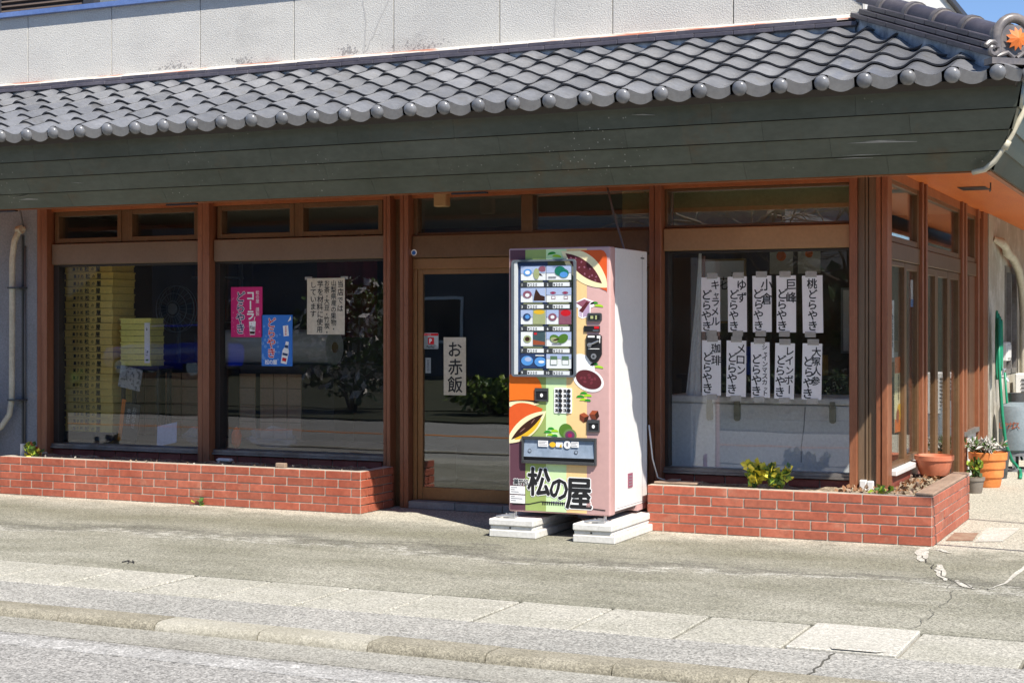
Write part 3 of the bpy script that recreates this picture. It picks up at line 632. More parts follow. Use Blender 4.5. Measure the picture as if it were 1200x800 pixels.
# end ornament at the eave corner: curled horns round an orange leaf disc
oc = hipf(hl+0.03, 0, 0.12)
om = Matrix(((hs.x, hd.x, 0, oc.x), (hs.y, hd.y, 0, oc.y), (0, 0, 1, oc.z), (0, 0, 0, 1)))
b = MB(M_collar); b.T = om
arch = [(0.115*math.cos(rad(a)), 0.0, 0.03+0.135*math.sin(rad(a))) for a in range(-20, 201, 15)]
b.tube(arch, 0.030, 10); b.box(-0.16, 0.16, -0.06, 0.035, -0.115, -0.078)
for sg in (-1, 1):
    sp = [(sg*(0.14+0.052*(1-q/16)*math.cos(q*0.62+0.4)), 0.012, -0.03+0.052*(1-q/16)*math.sin(q*0.62+0.4)) for q in range(14)]
    b.tube(sp, 0.017, 8); b.tube([(sg*0.12, 0.01, -0.07), (sg*0.05, 0.02, -0.045), (sg*0.01, 0.02, -0.075)], 0.014, 8)
b.box(-0.11, 0.11, -0.05, 0.01, -0.08, 0.12)
eo = b.build('ridge_end_ornament', roof, smooth=40)
b = MB(M_orange_dec); b.T = om
st = []
for i in range(22): a = math.pi*2*i/22; rr = 0.072 if i % 2 else 0.046; st.append((rr*math.cos(a), 0.045-0.012*(i % 2), 0.035+rr*math.sin(a)))
b.add(st+[(0, 0.062, 0.035)], [(22, (i+1) % 22, i) for i in range(22)])
b.build('maple_emblem', roof)
# --- fascia of lapped metal boards; gaps over the dark core draw their shadow lines
FP = [(9.70, 2.955), (9.765, 2.785), (9.845, 2.665), (9.94, 2.55), (10.05, 2.44)]
def fx(y): return -1.073-(y-9.70)*0.227/0.35
core = MB(M_dark)
for (y0, z0), (y1, z1) in zip(FP, FP[1:]):
    core.add([(-14, y0+0.02, z0), (fx(y0)-0.02, y0+0.02, z0), (fx(y1)-0.02, y1+0.02, z1), (-14, y1+0.02, z1)], [(0, 3, 2, 1)])
    core.add([(fx(y0)-0.02, y0+0.02, z0), (fx(y0)-0.02, 22, z0), (fx(y1)-0.02, 22, z1), (fx(y1)-0.02, y1+0.02, z1)], [(0, 3, 2, 1)])
core.box(-14, fx(9.7), 9.62, 9.73, 2.93, 2.95)
fascia = core.build('fascia', B)
for k, ((y0, z0), (y1, z1)) in enumerate(zip(FP, FP[1:])):
    x = fx(y0)+0.0; first = True; off = (0.47, 0.15, 0.66, 0.32)[k]
    xs = [None]+[-1.6-off-0.93*i for i in range(13)]
    for a, bx in zip(xs, xs[1:]):
        if a is None: xa0, xa1 = fx(y0), fx(y1)
        else: xa0 = xa1 = a-0.0015
        o_ = 0.006
        z0g = z0-(0.0095 if k else 0); b = MB(M_fascia); b.add([(xa0, y0+0.002, z0g), (xa1, y1-o_-0.014, z1-0.007), (bx, y1-o_-0.014, z1-0.007), (bx, y0+0.002, z0g),
                                 (xa1, y1-0.012, z1-0.004), (bx, y1-0.012, z1-0.004), (xa0, y0+0.015, z0g), (bx, y0+0.015, z0g)], [(3, 2, 1, 0), (2, 5, 4, 1), (3, 7, 5, 2), (0, 1, 4, 6)])
        b.build('fascia_board', fascia)
    for (ya, yb) in ((None, 12.2), (12.204, 14.4), (14.404, 18), (18.004, 22)):
        p0 = y0 if ya is None else ya; p1 = y1 if ya is None else ya
        b = MB(M_fascia); b.add([(fx(y0)+0.003, p0, z0), (fx(y0)+0.003, yb, z0), (fx(y1)+0.014, yb, z1-0.006), (fx(y1)+0.014, p1, z1-0.006), (fx(y1)-0.012, yb, z1), (fx(y1)-0.012, p1, z1)], [(0, 3, 2, 1), (3, 5, 4, 2)])
        b.build('fascia_board', fascia)
b = MB(M_trim); b.box(-14, -1.33, 10.055, 10.085, 2.425, 2.46); b.box(-1.345, -1.31, 10.09, 22, 2.43, 2.46); b.build('drip_trim', fascia)
b = MB(M_scratch)
for (x0, z0, x1, z1, w) in ((-2.16, 2.622, -1.72, 2.612, 0.006), (-2.05, 2.628, -1.85, 2.626, 0.004), (-2.2, 2.55, -1.95, 2.548, 0.003), (-2.25, 2.534, -2.0, 2.53, 0.003), (-3.55, 2.86, -3.38, 2.85, 0.003), (-8.2, 2.60, -8.33, 2.612, 0.003), (-8.95, 2.5, -8.75, 2.496, 0.008), (-9.0, 2.52, -8.8, 2.53, 0.004)):
    yy = lambda z: next(ya+(yb-0.02-ya)*(za_-z)/(za_-zb) for (ya, za_), (yb, zb) in zip(FP, FP[1:]) if z >= zb-0.02)-0.006
    b.add([(x0, yy(z0), z0), (x1, yy(z1), z1), (x1, yy(z1+w*0.4), z1+w*0.4), ((x0+x1)/2, yy(z0+0.9*w), z0+0.9*w)], [(0, 1, 2, 3)])
b.build('scratch', fascia)
# --- soffit
b = MB(M_soffit); b.box(-14, -2.22, 10.07, 11.36, 2.60, 2.615); b.box(-2.215, -1.335, 10.07, 22, 2.60, 2.615); soffit = b.build('soffit', B)
b = MB(M_black); b.poly([(-1.96, 13.08, 2.596), (-1.96, 13.42, 2.596), (-1.74, 13.42, 2.596), (-1.74, 13.08, 2.596)])
b.build('vent_slot', soffit)
for x in (-7.4, -9.2, -4.9): MB(M_black).box(x-0.14, x+0.14, 10.052, 10.087, 2.415, 2.424).build('vent_slot', soffit)
b = MB(M_cable); b.tube([(-1.66, 12.8, 2.6), (-1.66, 12.8, 2.54), (-1.66, 12.76, 2.53), (-1.66, 12.74, 2.55)], 0.006, 6); b.build('hook', soffit)
# --- posts
def post(x0, x1, z0=0.0, groove=True, m=None):
    b = MB(m or M_post); w = x1-x0
    if groove: b.box(x0, x0+w*0.42, YW-0.02, 11.33, z0, 2.6); b.box(x0+w*0.42+0.006, x1, YW-0.03, 11.33, z0, 2.598)
    else: b.box(x0, x1, YW-0.02, 11.33, z0, 2.6)
    return b.build('post', B, bevel=0.004)
post(-9.821, -9.70); post(-8.055, -7.93); post(-6.225, -6.157); post(-6.072, -5.99)
MB(M_bronze).box(-6.157, -6.072, 11.27, 11.33, 0, 2.6).build('post_infill', B)
post(-3.935, -3.838); post(-2.425, -2.369, 0.25, False); post(-2.235, -2.15, 0.25)
b = MB(M_post_panel); b.box(-2.369, -2.318, YW+0.012, 11.33, 0.25, 2.6); b.box(-2.314, -2.295, YW+0.004, 11.33, 0.25, 2.598); b.box(-2.291, -2.235, YW+0.012, 11.33, 0.25, 2.6); b.build('column_sheet', B, bevel=0.003)
b = MB(M_white2); b.box(-2.35, -2.30, YW-0.035, YW+0.012, 0.29, 0.375); b.box(-2.297, -2.25, YW-0.03, YW+0.012, 0.29, 0.37); b.build('column_foot', B, bevel=0.006)
MB(M_trim).box(-9.70, -2.43, 11.235, 11.30, 2.505, 2.60).build('head_beam', B)
# --- glazed bays
YF, YG = 11.262, 11.315
def ring(b, x0, x1, z0, z1, w, y0, y1):
    b.box(x0, x0+w, y0, y1, z0, z1); b.box(x1-w, x1, y0, y1, z0, z1); b.box(x0+w, x1-w, y0+0.002, y1, z0, z0+w); b.box(x0+w, x1-w, y0+0.002, y1, z1-w, z1)
def transom(x0, x1, z0, z1, m=M_bronze, w=0.042, g=M_glass):
    b = MB(m); ring(b, x0, x1, z0, z1, w, YF-0.01, YG+0.03); b.box(x0+0.25*(x1-x0), x0+0.25*(x1-x0)+0.03, YF-0.016, YF-0.01, z0-0.006, z0+0.006); b.box(x0+0.75*(x1-x0), x0+0.75*(x1-x0)+0.03, YF-0.016, YF-0.01, z0-0.006, z0+0.006)
    o = b.build('transom_window', B, bevel=0.003)
    MB(g).box(x0+w, x1-w, YG, YG+0.005, z0+w, z1-w).build('pane', o)
def big_window(x0, x1, z0, z1, jl=0.03, jr=0.012):
    b = MB(M_dark); b.box(x0, x0+jl, YF, YG+0.03, z0, z1); b.box(x1-jr, x1, YF, YG+0.03, z0, z1); b.box(x0+jl, x1-jr, YF+0.002, YG+0.03, z1-0.018, z1)
    b.use(M_alu); b.box(x0, x1, YF-0.03, YG+0.03, z0-0.048, z0-0.004); b.box(x0, x1, YF-0.045, YF-0.03, z0-0.048, z0-0.028)
    o = b.build('shop_window', B, bevel=0.002)
    MB(M_glass).box(x0+jl, x1-jr, YG, YG+0.006, z0-0.004, z1-0.018).build('pane', o); return o
for x0, x1, t0, t1 in ((-9.70, -8.055, (-9.675, -8.93), (-8.85, -8.10)), (-7.93, -6.225, (-7.90, -7.125), (-7.075, -6.27))):
    transom(*t0, 2.222, 2.505); transom(*t1, 2.222, 2.505)
    MB(M_bronze).box(t0[1], t1[0], YF+0.0, YG+0.03, 2.222, 2.505).build('mullion', B)
    b = MB(M_bronze_pl); b.box(x0+0.01, x1-0.005, YF-0.035, YG+0.02, 2.026, 2.214); b.build('transom_beam', B, bevel=0.006)
    big_window(x0, x1, 0.412, 2.026, 0.06 if x0 < -9 else 0.05)
# bay 3: transoms over the sliding door
def plain(x0, x1, z0, z1, g):
    MB(g).box(x0, x1, YG, YG+0.005, z0, z1).build('pane', B)
b = MB(M_bronze); b.box(-5.99, -5.955, YF, YG+0.03, 2.20, 2.505); b.box(-5.028, -4.93, YF-0.005, YG+0.03, 2.203, 2.505); b.box(-3.965, -3.935, YF, YG+0.03, 2.2, 2.505); b.box(-5.955, -3.965, YF+0.003, YG+0.03, 2.203, 2.225)
o = b.build('transom_window', B, bevel=0.003); MB(M_glass).box(-5.955, -5.028, YG, YG+0.005, 2.225, 2.505).build('pane', o); MB(M_glass_tr).box(-4.93, -3.965, YG, YG+0.005, 2.225, 2.505).build('pane', o)
b = MB(M_bronze); b.box(-5.985, -3.94, YF-0.035, YG+0.02, 2.022, 2.203); b.build('transom_beam', B, bevel=0.005)
b = MB(M_door_frame); b.box(-5.985, -3.94, YF-0.02, YG+0.03, 1.93, 2.018); b.box(-5.985, -5.95, YF-0.018, YG+0.06, 0.06, 1.93); b.build('door_frame', B, bevel=0.004)
for x0, x1, yo in ((-5.948, -4.97, 0.0), (-5.0, -3.95, 0.05)):
    b = MB(M_door_frame); ya = YF-0.004+yo; b.box(x0, x0+0.045, ya, ya+0.04, 0.064, 1.93); b.box(x1-0.045, x1, ya, ya+0.04, 0.064, 1.93); b.box(x0+0.045, x1-0.045, ya+0.002, ya+0.04, 0.064, 0.168); b.box(x0+0.045, x1-0.045, ya+0.002, ya+0.04, 1.89, 1.93)
    o = b.build('sliding_door', B, bevel=0.003); MB(M_glass_dark).box(x0+0.045, x1-0.045, ya+0.018, ya+0.023, 0.168, 1.89).build('pane', o)
sm = MB(M_stone).box(-0.208, 0.208, -0.12, 0.12, -0.03, 0.03).mesh('sill_stone', bevel=0.005)
for i in range(5): piece('sill_stone', sm, B, (-5.77+0.42*i, 11.27, 0.031))
# bay 4
b = MB(M_bronze); ring(b, -3.838, -2.425, 2.209, 2.505, 0.02, YF, YG+0.03); o = b.build('transom_window', B, bevel=0.003); MB(M_glass_tr).box(-3.818, -2.445, YG, YG+0.005, 2.229, 2.485).build('pane', o)
b = MB(M_bronze_lt); b.box(-3.835, -2.428, YF-0.045, YG+0.02, 2.036, 2.204); b.build('transom_beam', B, bevel=0.006)
bigw4 = big_window(-3.838, -2.425, 0.412, 2.036, 0.03)
# brick tile course below the windows
bm1 = MB(M_sillbrick).box(-0.1135, 0.1135, -0.008, 0.008, -0.03, 0.03).mesh('brick', bevel=0.004)
for x0, x1 in ((-9.70, -8.055), (-7.93, -6.225), (-3.838, -2.425)):
    sw_ = MB(M_mortar).box(x0, x1, YF+0.0, 11.36, 0, 0.362).build('sill_wall', B)
    for k in range(3):
        x = x0-(0.11 if k % 2 else 0)
        while x < x1-0.02:
            a, c = max(x+0.005, x0+0.002), min(x+0.232, x1-0.002)
            if c-a > 0.02: piece('brick', bm1, sw_, ((a+c)/2, YF-0.008, 0.329-0.066*k), (0, 0, 0), ((c-a)/0.227, 1, 1))
            x += 0.237
# --- side elevation
XS = -2.157
def spost(y0, y1, z0=0.0, m=None): return MB(m or M_post).box(XS-0.10, XS+0.02, y0, y1, z0, 2.6).build('post', B, bevel=0.004)
for y0, y1 in ((12.52, 12.58), (12.70, 12.76), (14.62, 14.70), (14.82, 14.90), (15.62, 15.70), (15.98, 16.28)): spost(y0, y1)
MB(M_bronze).box(XS-0.08, XS-0.03, 15.70, 15.98, 0, 2.6).build('post_infill', B)
def swin(y0, y1, z0, z1, name, m=M_bronze, w=0.045, g=M_glass_side):
    b = MB(m); x0, x1 = XS-0.06, XS-0.01
    b.box(x0, x1, y0, y0+w, z0, z1); b.box(x0, x1, y1-w, y1, z0, z1); b.box(x0, x1-0.002, y0+w, y1-w, z0, z0+w); b.box(x0, x1-0.002, y0+w, y1-w, z1-w, z1)
    o = b.build(name, B, bevel=0.003); MB(g).box(XS-0.038, XS-0.032, y0+w, y1-w, z0+w, z1-w).build('pane', o); return o
swin(11.33, 12.52, 2.08, 2.54, 'transom_window'); MB(M_bronze).box(XS-0.08, XS, 11.33, 12.52, 1.95, 2.075).build('transom_beam', B, bevel=0.004)
swin(11.33, 11.95, 0.44, 1.945, 'side_window', w=0.035); swin(11.95, 12.52, 0.44, 1.945, 'side_window', w=0.05)
b = MB(M_white2); b.box(XS-0.06, XS+0.04, 11.34, 12.52, 0.395, 0.435); b.build('window_sill', B, bevel=0.005)
b = MB(M_sillbrick); b.box(XS-0.07, XS+0.005, 11.34, 12.52, 0, 0.39); b.build('sill_wall', B)
swin(12.76, 14.62, 2.08, 2.54, 'transom_window'); MB(M_bronze).box(XS-0.08, XS, 12.76, 14.62, 1.95, 2.075).build('transom_beam', B, bevel=0.004)
for y0, y1, in ((12.76, 13.36), (13.37, 14.0), (14.01, 14.62)): swin(y0, y1, 0.06, 1.945, 'sliding_door', w=0.06)
swin(14.90, 15.62, 2.08, 2.54, 'transom_window'); MB(M_bronze).box(XS-0.08, XS, 14.90, 15.62, 1.95, 2.075).build('transom_beam', B, bevel=0.004)
b = MB(M_door_wood); b.box(XS-0.05, XS-0.015, 14.90, 15.62, 0.5, 1.945); b.box(XS-0.045, XS-0.008, 15.2, 15.26, 0.5, 1.94); sd = b.build('side_door', B)
b = MB(M_white2); b.box(XS-0.05, XS-0.005, 14.72, 15.62, 0.0, 0.46); b.use(M_alu); b.box(XS-0.05, XS+0.03, 14.70, 15.62, 0.46, 0.50); b.build('kick_panel', sd)
MB(M_trim).box(XS-0.09, XS-0.005, 11.34, 16.28, 2.53, 2.598).build('head_beam', B)

# ================================================================== BRICK PLANTERS
PZ = 0.332
brick_me = MB(M_brick).box(-0.1145, 0.1145, -0.012, 0.012, -0.0285, 0.0285).mesh('brick', bevel=0.003)
cap_me = MB(M_brick).box(-0.1145, 0.1145, -0.03, 0.03, -0.006, 0.006).mesh('brick', bevel=0.003)
def brick_face(parent, p0, d, length, odd=0, rz=0.0, courses=5):
    d = Vector(d); p0 = Vector(p0)
    for k in range(courses):
        x = -0.1185 if (k+odd) % 2 else 0.0
        while x < length-0.02:
            a, c = max(x, 0.0)+0.005, min(x+0.237, length)-0.005
            if c-a > 0.015:
                m = p0+d*((a+c)/2)+Vector((0, 0, 0.0665*(courses-1-k)+0.033))
                nrm = Vector((d.y, -d.x, 0))*R.uniform(-0.0015, 0.0015)
                piece('brick', brick_me, parent, m+nrm, (R.uniform(-0.006, 0.006), 0, rz+R.uniform(-0.004, 0.004)), ((c-a)/0.229, 1, 1))
            x += 0.237
def planter(x0, x1, y0, y1, label):
    P = thing('brick_planter', label, 'planter', ((x0+x1)/2, y0, 0)); return P
# left planter
PL = planter(-9.77, -6.13, 10.65, 11.235, 'long low brick planter below the two left shop windows, left of the door')
b = MB(M_mortar); b.box(-9.767, -6.133, 10.6515, 10.735, 0, PZ-0.002); b.box(-9.76, -6.14, 10.735, 11.17, 0, 0.28); b.box(-9.76, -9.69, 10.735, 11.17, 0.28, PZ-0.002); b.box(-6.21, -6.133, 10.735, 11.17, 0.28, PZ-0.002); b.build('core', PL)
brick_face(PL, (-9.77, 10.658, 0), (1, 0, 0), 3.64); brick_face(PL, (-6.138, 10.65, 0), (0, 1, 0), 0.53, 1, rad(90)); brick_face(PL, (-9.762, 11.18, 0), (0, -1, 0), 0.53, 1, rad(-90))
def soil(P, x0, x1, y0, y1, z, amp=0.018, holes=()):
    nx, ny = max(4, int((x1-x0)/0.06)), max(4, int((y1-y0)/0.05)); vs = []
    for j in range(ny+1):
        for i in range(nx+1): vs.append((x0+(x1-x0)*i/nx, y0+(y1-y0)*j/ny, z+R.uniform(-amp, amp)))
    b = MB(M_dirt); b.add(vs, [(j*(nx+1)+i, j*(nx+1)+i+1, (j+1)*(nx+1)+i+1, (j+1)*(nx+1)+i) for j in range(ny) for i in range(nx)])
    return stuff(b.build('soil', P, smooth=180))
soil(PL, -9.69, -6.21, 10.735, 11.17, 0.305)
# right planter, wrapping round the corner
PR = planter(-3.76, -1.755, 10.65, 12.32, 'low brick planter wrapping the right corner of the shop with the terracotta bowl on it')
b = MB(M_mortar); b.box(-3.757, -1.757, 10.6515, 10.735, 0, PZ-0.002); b.box(-3.75, -1.765, 10.735, 11.17, 0, 0.28); b.box(-3.75, -3.68, 10.735, 11.17, 0.28, PZ-0.002); b.box(-1.84, -1.7575, 10.735, 12.31, 0, PZ-0.002); b.box(-2.14, -1.84, 11.17, 12.31, 0, 0.28); b.box(-2.14, -1.84, 12.24, 12.31, 0.28, PZ-0.002); b.build('core', PR)
brick_face(PR, (-3.76, 10.658, 0), (1, 0, 0), 2.005, 1); brick_face(PR, (-1.763, 10.65, 0), (0, 1, 0), 1.67, 0, rad(90)); brick_face(PR, (-3.752, 11.15, 0), (0, -1, 0), 0.5, 1, rad(-90)); brick_face(PR, (-1.755, 12.312, 0), (-1, 0, 0), 0.39, 1, rad(180))
soil(PR, -3.68, -1.84, 10.735, 11.17, 0.31); soil(PR, -2.13, -1.84, 11.17, 12.24, 0.315)
b = MB(M_timber); b.box(-1.875, -1.752, 10.68, 12.33, PZ+0.001, PZ+0.022); b.build('timber_coping', PR, bevel=0.006)
b = MB(M_timber); b.box(-3.74, -3.42, 10.73, 10.86, PZ+0.002, PZ+0.016); b.build('loose_board', PR, bevel=0.004)
# litter and chips on the soil
lb = MB()
lb.leaves(lambda: (R.uniform(-2.45, -1.86), R.uniform(10.74, 11.15), 0.325), 130, 0.035, [M_leafs[6], M_leafs[6], M_dirt, M_timber], 0.0)
lb.leaves(lambda: (R.uniform(-2.12, -1.88), R.uniform(11.1, 12.0), 0.33), 110, 0.04, [M_leafs[6], M_leafs[6], M_dirt, M_timber], 0.0)
lo = stuff(tag(lb.build('leaf_litter', org=(-2.1, 11.1, 0.31)), 'dry brown leaf litter on the soil at the planter corner', 'dead leaves'))
lb = MB()
lb.leaves(lambda: (R.uniform(-9.4, -6.3), R.uniform(10.68, 10.85), 0.328), 90, 0.03, [M_filler, M_dirt, M_timber], 0.0)
stuff(tag(lb.build('debris', org=(-8, 10.8, 0.31)), 'pale dry chips scattered along the top of the long left planter', 'debris'))
b = MB(M_timber); b.box(-6.95, -6.86, 10.70, 10.74, PZ, PZ+0.035); tag(b.build('wood_chip', org=(-6.9, 10.72, PZ), bevel=0.004), 'small tan wooden chip lying on the rim of the left planter', 'wood chip')
b = MB(M_white2); b.lathe([(0.024, 0), (0.024, 0.16), (0.018, 0.16), (0.018, 0.1)], (-9.66, 10.82, 0.27), 14); tag(b.build('pipe_stub', org=(-9.66, 10.82, 0.27), smooth=40), 'white plastic pipe stub standing upright at the left end of the left planter', 'pipe')
b = MB(M_block); b.box(-7.82, -7.66, 11.10, 11.17, 0.315, 0.345); tag(b.build('grey_rag', org=(-7.6, 11.1, 0.325), bevel=0.02), 'grey flat lump on the soil beneath the second window', 'rag')

def plant(name, label, cat, base, stems, n, size, mats, spread, height, group=None, asp=0.45):
    P = thing(name, label, cat, base, group); bx, by, bz = base
    tips = []; b = MB(M_leafs[1])
    for _ in range(stems):
        a = R.uniform(0, 6.28); r = spread*R.uniform(0.3, 1); h = height*R.uniform(0.6, 1); t = (bx+r*math.cos(a), by+r*math.sin(a), bz+h); tips.append(t)
        b.tube([(bx, by, bz-0.02), ((bx+t[0])/2, (by+t[1])/2, bz+h*0.55), t], [0.006, 0.005, 0.003], 5)
    b.build('stem', P)
    def fn():
        t = R.choice(tips); k = R.uniform(0.35, 1.0); return (bx+(t[0]-bx)*k+R.gauss(0, 0.012), by+(t[1]-by)*k+R.gauss(0, 0.012), bz+(t[2]-bz)*k+R.gauss(0, 0.01))
    MB().leaves(fn, n, size, mats, 0.8, asp).build('foliage', P); return P
LD, LM, LY, LL, LR, LS, LX = M_leafs
plant('variegated_shrub', 'yellow and green leaved shrub in the planter, left of its pair under the strip-covered window', 'plant', (-3.01, 10.79, 0.31), 9, 150, 0.062, [LY, LY, LL, LM], 0.075, 0.19)
plant('variegated_shrub', 'spreading yellow leaved shrub in the planter, right of its pair under the strip-covered window', 'plant', (-2.83, 10.80, 0.31), 12, 200, 0.055, [LY, LY, LL, LM], 0.13, 0.17)
plant('croton', 'small green and rust coloured plant at the left end of the left planter', 'plant', (-9.50, 10.76, 0.31), 6, 80, 0.06, [LM, LL, LR, LY], 0.06, 0.11)
plant('weed', 'tiny green weed at the ground against the left planter base', 'weed', (-7.62, 10.62, 0.0), 2, 6, 0.05, [LL, LM], 0.02, 0.05)
plant('weed', 'low green weed on the ground beyond the left end of the long planter', 'weed', (-9.93, 10.78, 0.0), 6, 30, 0.06, [LL, LM], 0.09, 0.08)
plant('weed', 'low green weed on the soil at the corner column of the right planter', 'weed', (-2.12, 10.83, 0.31), 6, 34, 0.045, [LL, LM], 0.07, 0.04)

# ================================================================== VENDING MACHINE
MX, MF, MW, MZ0, MZ1, MD = -4.576, 10.03, 0.764, 0.168, 2.012, 0.77
V = thing('vending_machine', 'white vending machine with pastry pictures and striped front standing on two concrete blocks', 'vending machine', (MX+MW/2, MF+MD/2, 0.168))
c_purple = flat('plum print', (98, 64, 76)); c_olive = flat('olive print', (158, 178, 104)); c_lime = flat('pale green print', (212, 240, 182))
c_peach = flat('peach print', (246, 208, 148)); c_pink = flat('dusty pink print', (202, 164, 160)); c_orange = flat('orange print', (240, 118, 34))
c_orange2 = flat('deep orange print', (226, 94, 40)); c_cream = flat('cream print', (255, 240, 190)); c_bean = flat('bean print', (92, 38, 44)); c_bean2 = flat('bean light print', (150, 92, 110))
c_dk = flat('dark brown print', (62, 34, 22)); c_green = flat('pine print', (46, 150, 44)); c_yg = flat('lime print', (168, 220, 44)); c_white = flat('white print', (252, 252, 250))
c_moss = flat('moss print', (86, 130, 44)); c_grey = flat('grey print panel', (96, 104, 112)); c_navy = flat('navy print', (44, 66, 108)); c_sky = flat('sky blue print', (186, 200, 232))
c_blue = flat('blue print', (92, 160, 230)); c_teal = flat('teal print', (24, 122, 100)); c_rust = flat('rust print', (170, 84, 52)); c_slate = flat('slate print', (70, 92, 96)); c_red = flat('red print', (214, 28, 40))
c_mag = flat('berry print', (170, 40, 90)); c_grid = flat('mesh green print', (96, 128, 96)); c_yel = flat('yellow print', (244, 192, 50)); c_ltgreen = flat('grey green print', (176, 182, 130))
b = MB(M_white); b.box(MX+0.004, MX+MW-0.004, MF+0.115, MF+MD, MZ0+0.02, MZ1); b.build('cabinet', V, bevel=0.006, seg=2)
b = MB(c_pink); b.box(MX, MX+MW, MF, MF+0.105, MZ0, MZ1+0.004); door = b.build('front_door', V, bevel=0.012, seg=3, smooth=45)
b = MB(c_pink); b.box(MX+0.02, MX+MW-0.002, MF+0.55, MF+MD-0.01, MZ0-0.02, MZ0+0.019); b.use(M_dgrey); b.box(MX+0.02, MX+MW-0.02, MF+0.12, MF+0.55, MZ0, MZ0+0.018); b.build('base_panel', V)
def dx(v): return MX+v
def D(name, layer, parts, parent=None, label=None):
    b = MB()
    for m, pts, *l in parts: b.use(m).sheet([(MX+x, z) for x, z in pts], MF-0.0012*(layer+(l[0] if l else 0)))
    return b.build(name, parent or door, label=label)
for m, x0, x1 in ((c_purple, 0.012, 0.13), (c_olive, 0.13, 0.287), (c_lime, 0.287, 0.441), (c_peach, 0.441, 0.593)):
    D('stripe', 0.5, [(m, [(x0, MZ0+0.012), (x1, MZ0+0.012), (x1, MZ1-0.008), (x0, MZ1-0.008)])])
# pastry pictures, flat print on the door
def leafpic(cx, cz, s=1.0):
    D('printed_leaf', 2, [(c_green, ellipse(cx-0.018*s, cz+0.006*s, 0.03*s, 0.017*s, 0.15, 14, 0, math.pi)), (c_yg, ellipse(cx+0.018*s, cz-0.012*s, 0.033*s, 0.016*s, -0.1, 14, 0, math.pi), 0.4)])
def pinepic(cx, cz, s=1.0):
    D('printed_pine', 2, [(c_green, ellipse(cx, cz+0.016*s, 0.027*s, 0.018*s, 0, 12, 0, math.pi)), (c_yg, ellipse(cx+0.03*s, cz, 0.03*s, 0.018*s, 0, 12, 0, math.pi), .3), (c_green, ellipse(cx-0.025*s, cz-0.008*s, 0.03*s, 0.018*s, 0, 12, 0, math.pi), .5), (c_yg, ellipse(cx-0.002*s, cz-0.028*s, 0.028*s, 0.016*s, 0, 12, 0, math.pi), .7), (c_green, ellipse(cx+0.03*s, cz-0.032*s, 0.024*s, 0.015*s, 0, 12, 0, math.pi), .9)])
leafpic(0.35, 1.962, 1.05); leafpic(0.665, 1.615, 1.0); leafpic(0.665, 1.195, 1.0); pinepic(0.57, 0.985); pinepic(0.325, 0.735, 0.95)
# bun cut open with bean paste, top right
def lens(cx, cz, L, w1, w2, rot, n=18):
    up = [(L*(2*i/n-1), w1*(1-(2*i/n-1)**2)) for i in range(n+1)]; dn = [(L*(1-2*i/n), -w2*(1-(1-2*i/n)**2)) for i in range(1, n)]
    return [(cx+x*math.cos(rot)-z*math.sin(rot), cz+x*math.sin(rot)+z*math.cos(rot)) for x, z in up+dn]
def clipx(p, lo, hi, zl=-9, zh=9): return [(min(max(x, lo), hi), min(max(z, zl), zh)) for x, z in p]
rt = rad(-38)
D('printed_bun', 2, [(c_orange2, clipx(lens(0.60, 1.87, 0.235, 0.165, 0.06, rad(-46)), 0, 0.742, 0, 1.992)), (c_cream, clipx(lens(0.577, 1.872, 0.225, 0.092, 0.098, rt), 0, 0.742, 0, 1.99), 0.4), (c_bean, lens(0.57, 1.868, 0.172, 0.05, 0.046, rt), 0.8)] +
  [(c_bean2, ellipse(0.57+a*math.cos(rt)-q*math.sin(rt), 1.868+a*math.sin(rt)+q*math.cos(rt), 0.008, 0.006, R.uniform(0, 3), 8), 1.2) for a, q in ((-0.12, 0), (-0.09, 0.02), (-0.08, -0.02), (-0.04, 0.025), (-0.03, -0.015), (0.0, 0.01), (0.03, -0.025), (0.04, 0.025), (0.08, 0.0), (0.07, -0.02), (0.11, 0.01), (0.12, -0.012))])
# jelly cube
D('printed_jelly', 2, [(c_white, [(0.50, 1.632), (0.575, 1.665), (0.645, 1.64), (0.648, 1.605), (0.622, 1.595), (0.62, 1.54), (0.56, 1.52), (0.53, 1.535), (0.53, 1.595), (0.50, 1.61)]), (c_bean2, [(0.512, 1.63), (0.575, 1.655), (0.625, 1.637), (0.56, 1.60)], .3), (flat('mauve print', (186, 160, 190)), [(0.565, 1.597), (0.614, 1.632), (0.614, 1.545), (0.565, 1.53)], .3), (flat('mauve print two', (206, 186, 208)), [(0.537, 1.59), (0.56, 1.594), (0.56, 1.53), (0.537, 1.54)], .3), (c_bean, [(0.535, 1.575), (0.592, 1.64), (0.612, 1.63), (0.562, 1.562)], .6)])
# white bun and bean cake
D('printed_bean_cake', 2, [(c_white, ellipse(0.555, 1.19, 0.10, 0.085, -0.5)), (c_white, ellipse(0.605, 1.10, 0.118, 0.078, -0.35), .4), (c_bean, ellipse(0.607, 1.102, 0.099, 0.062, -0.35), .8)] + [(flat('bean mid print', (120, 52, 62)), ellipse(0.607+0.06*math.cos(i*1.3)*(.4+.08*i), 1.102+0.035*math.sin(i*1.3)*(.4+.08*i), 0.013, 0.009, i, 8), 1.1) for i in range(8)])
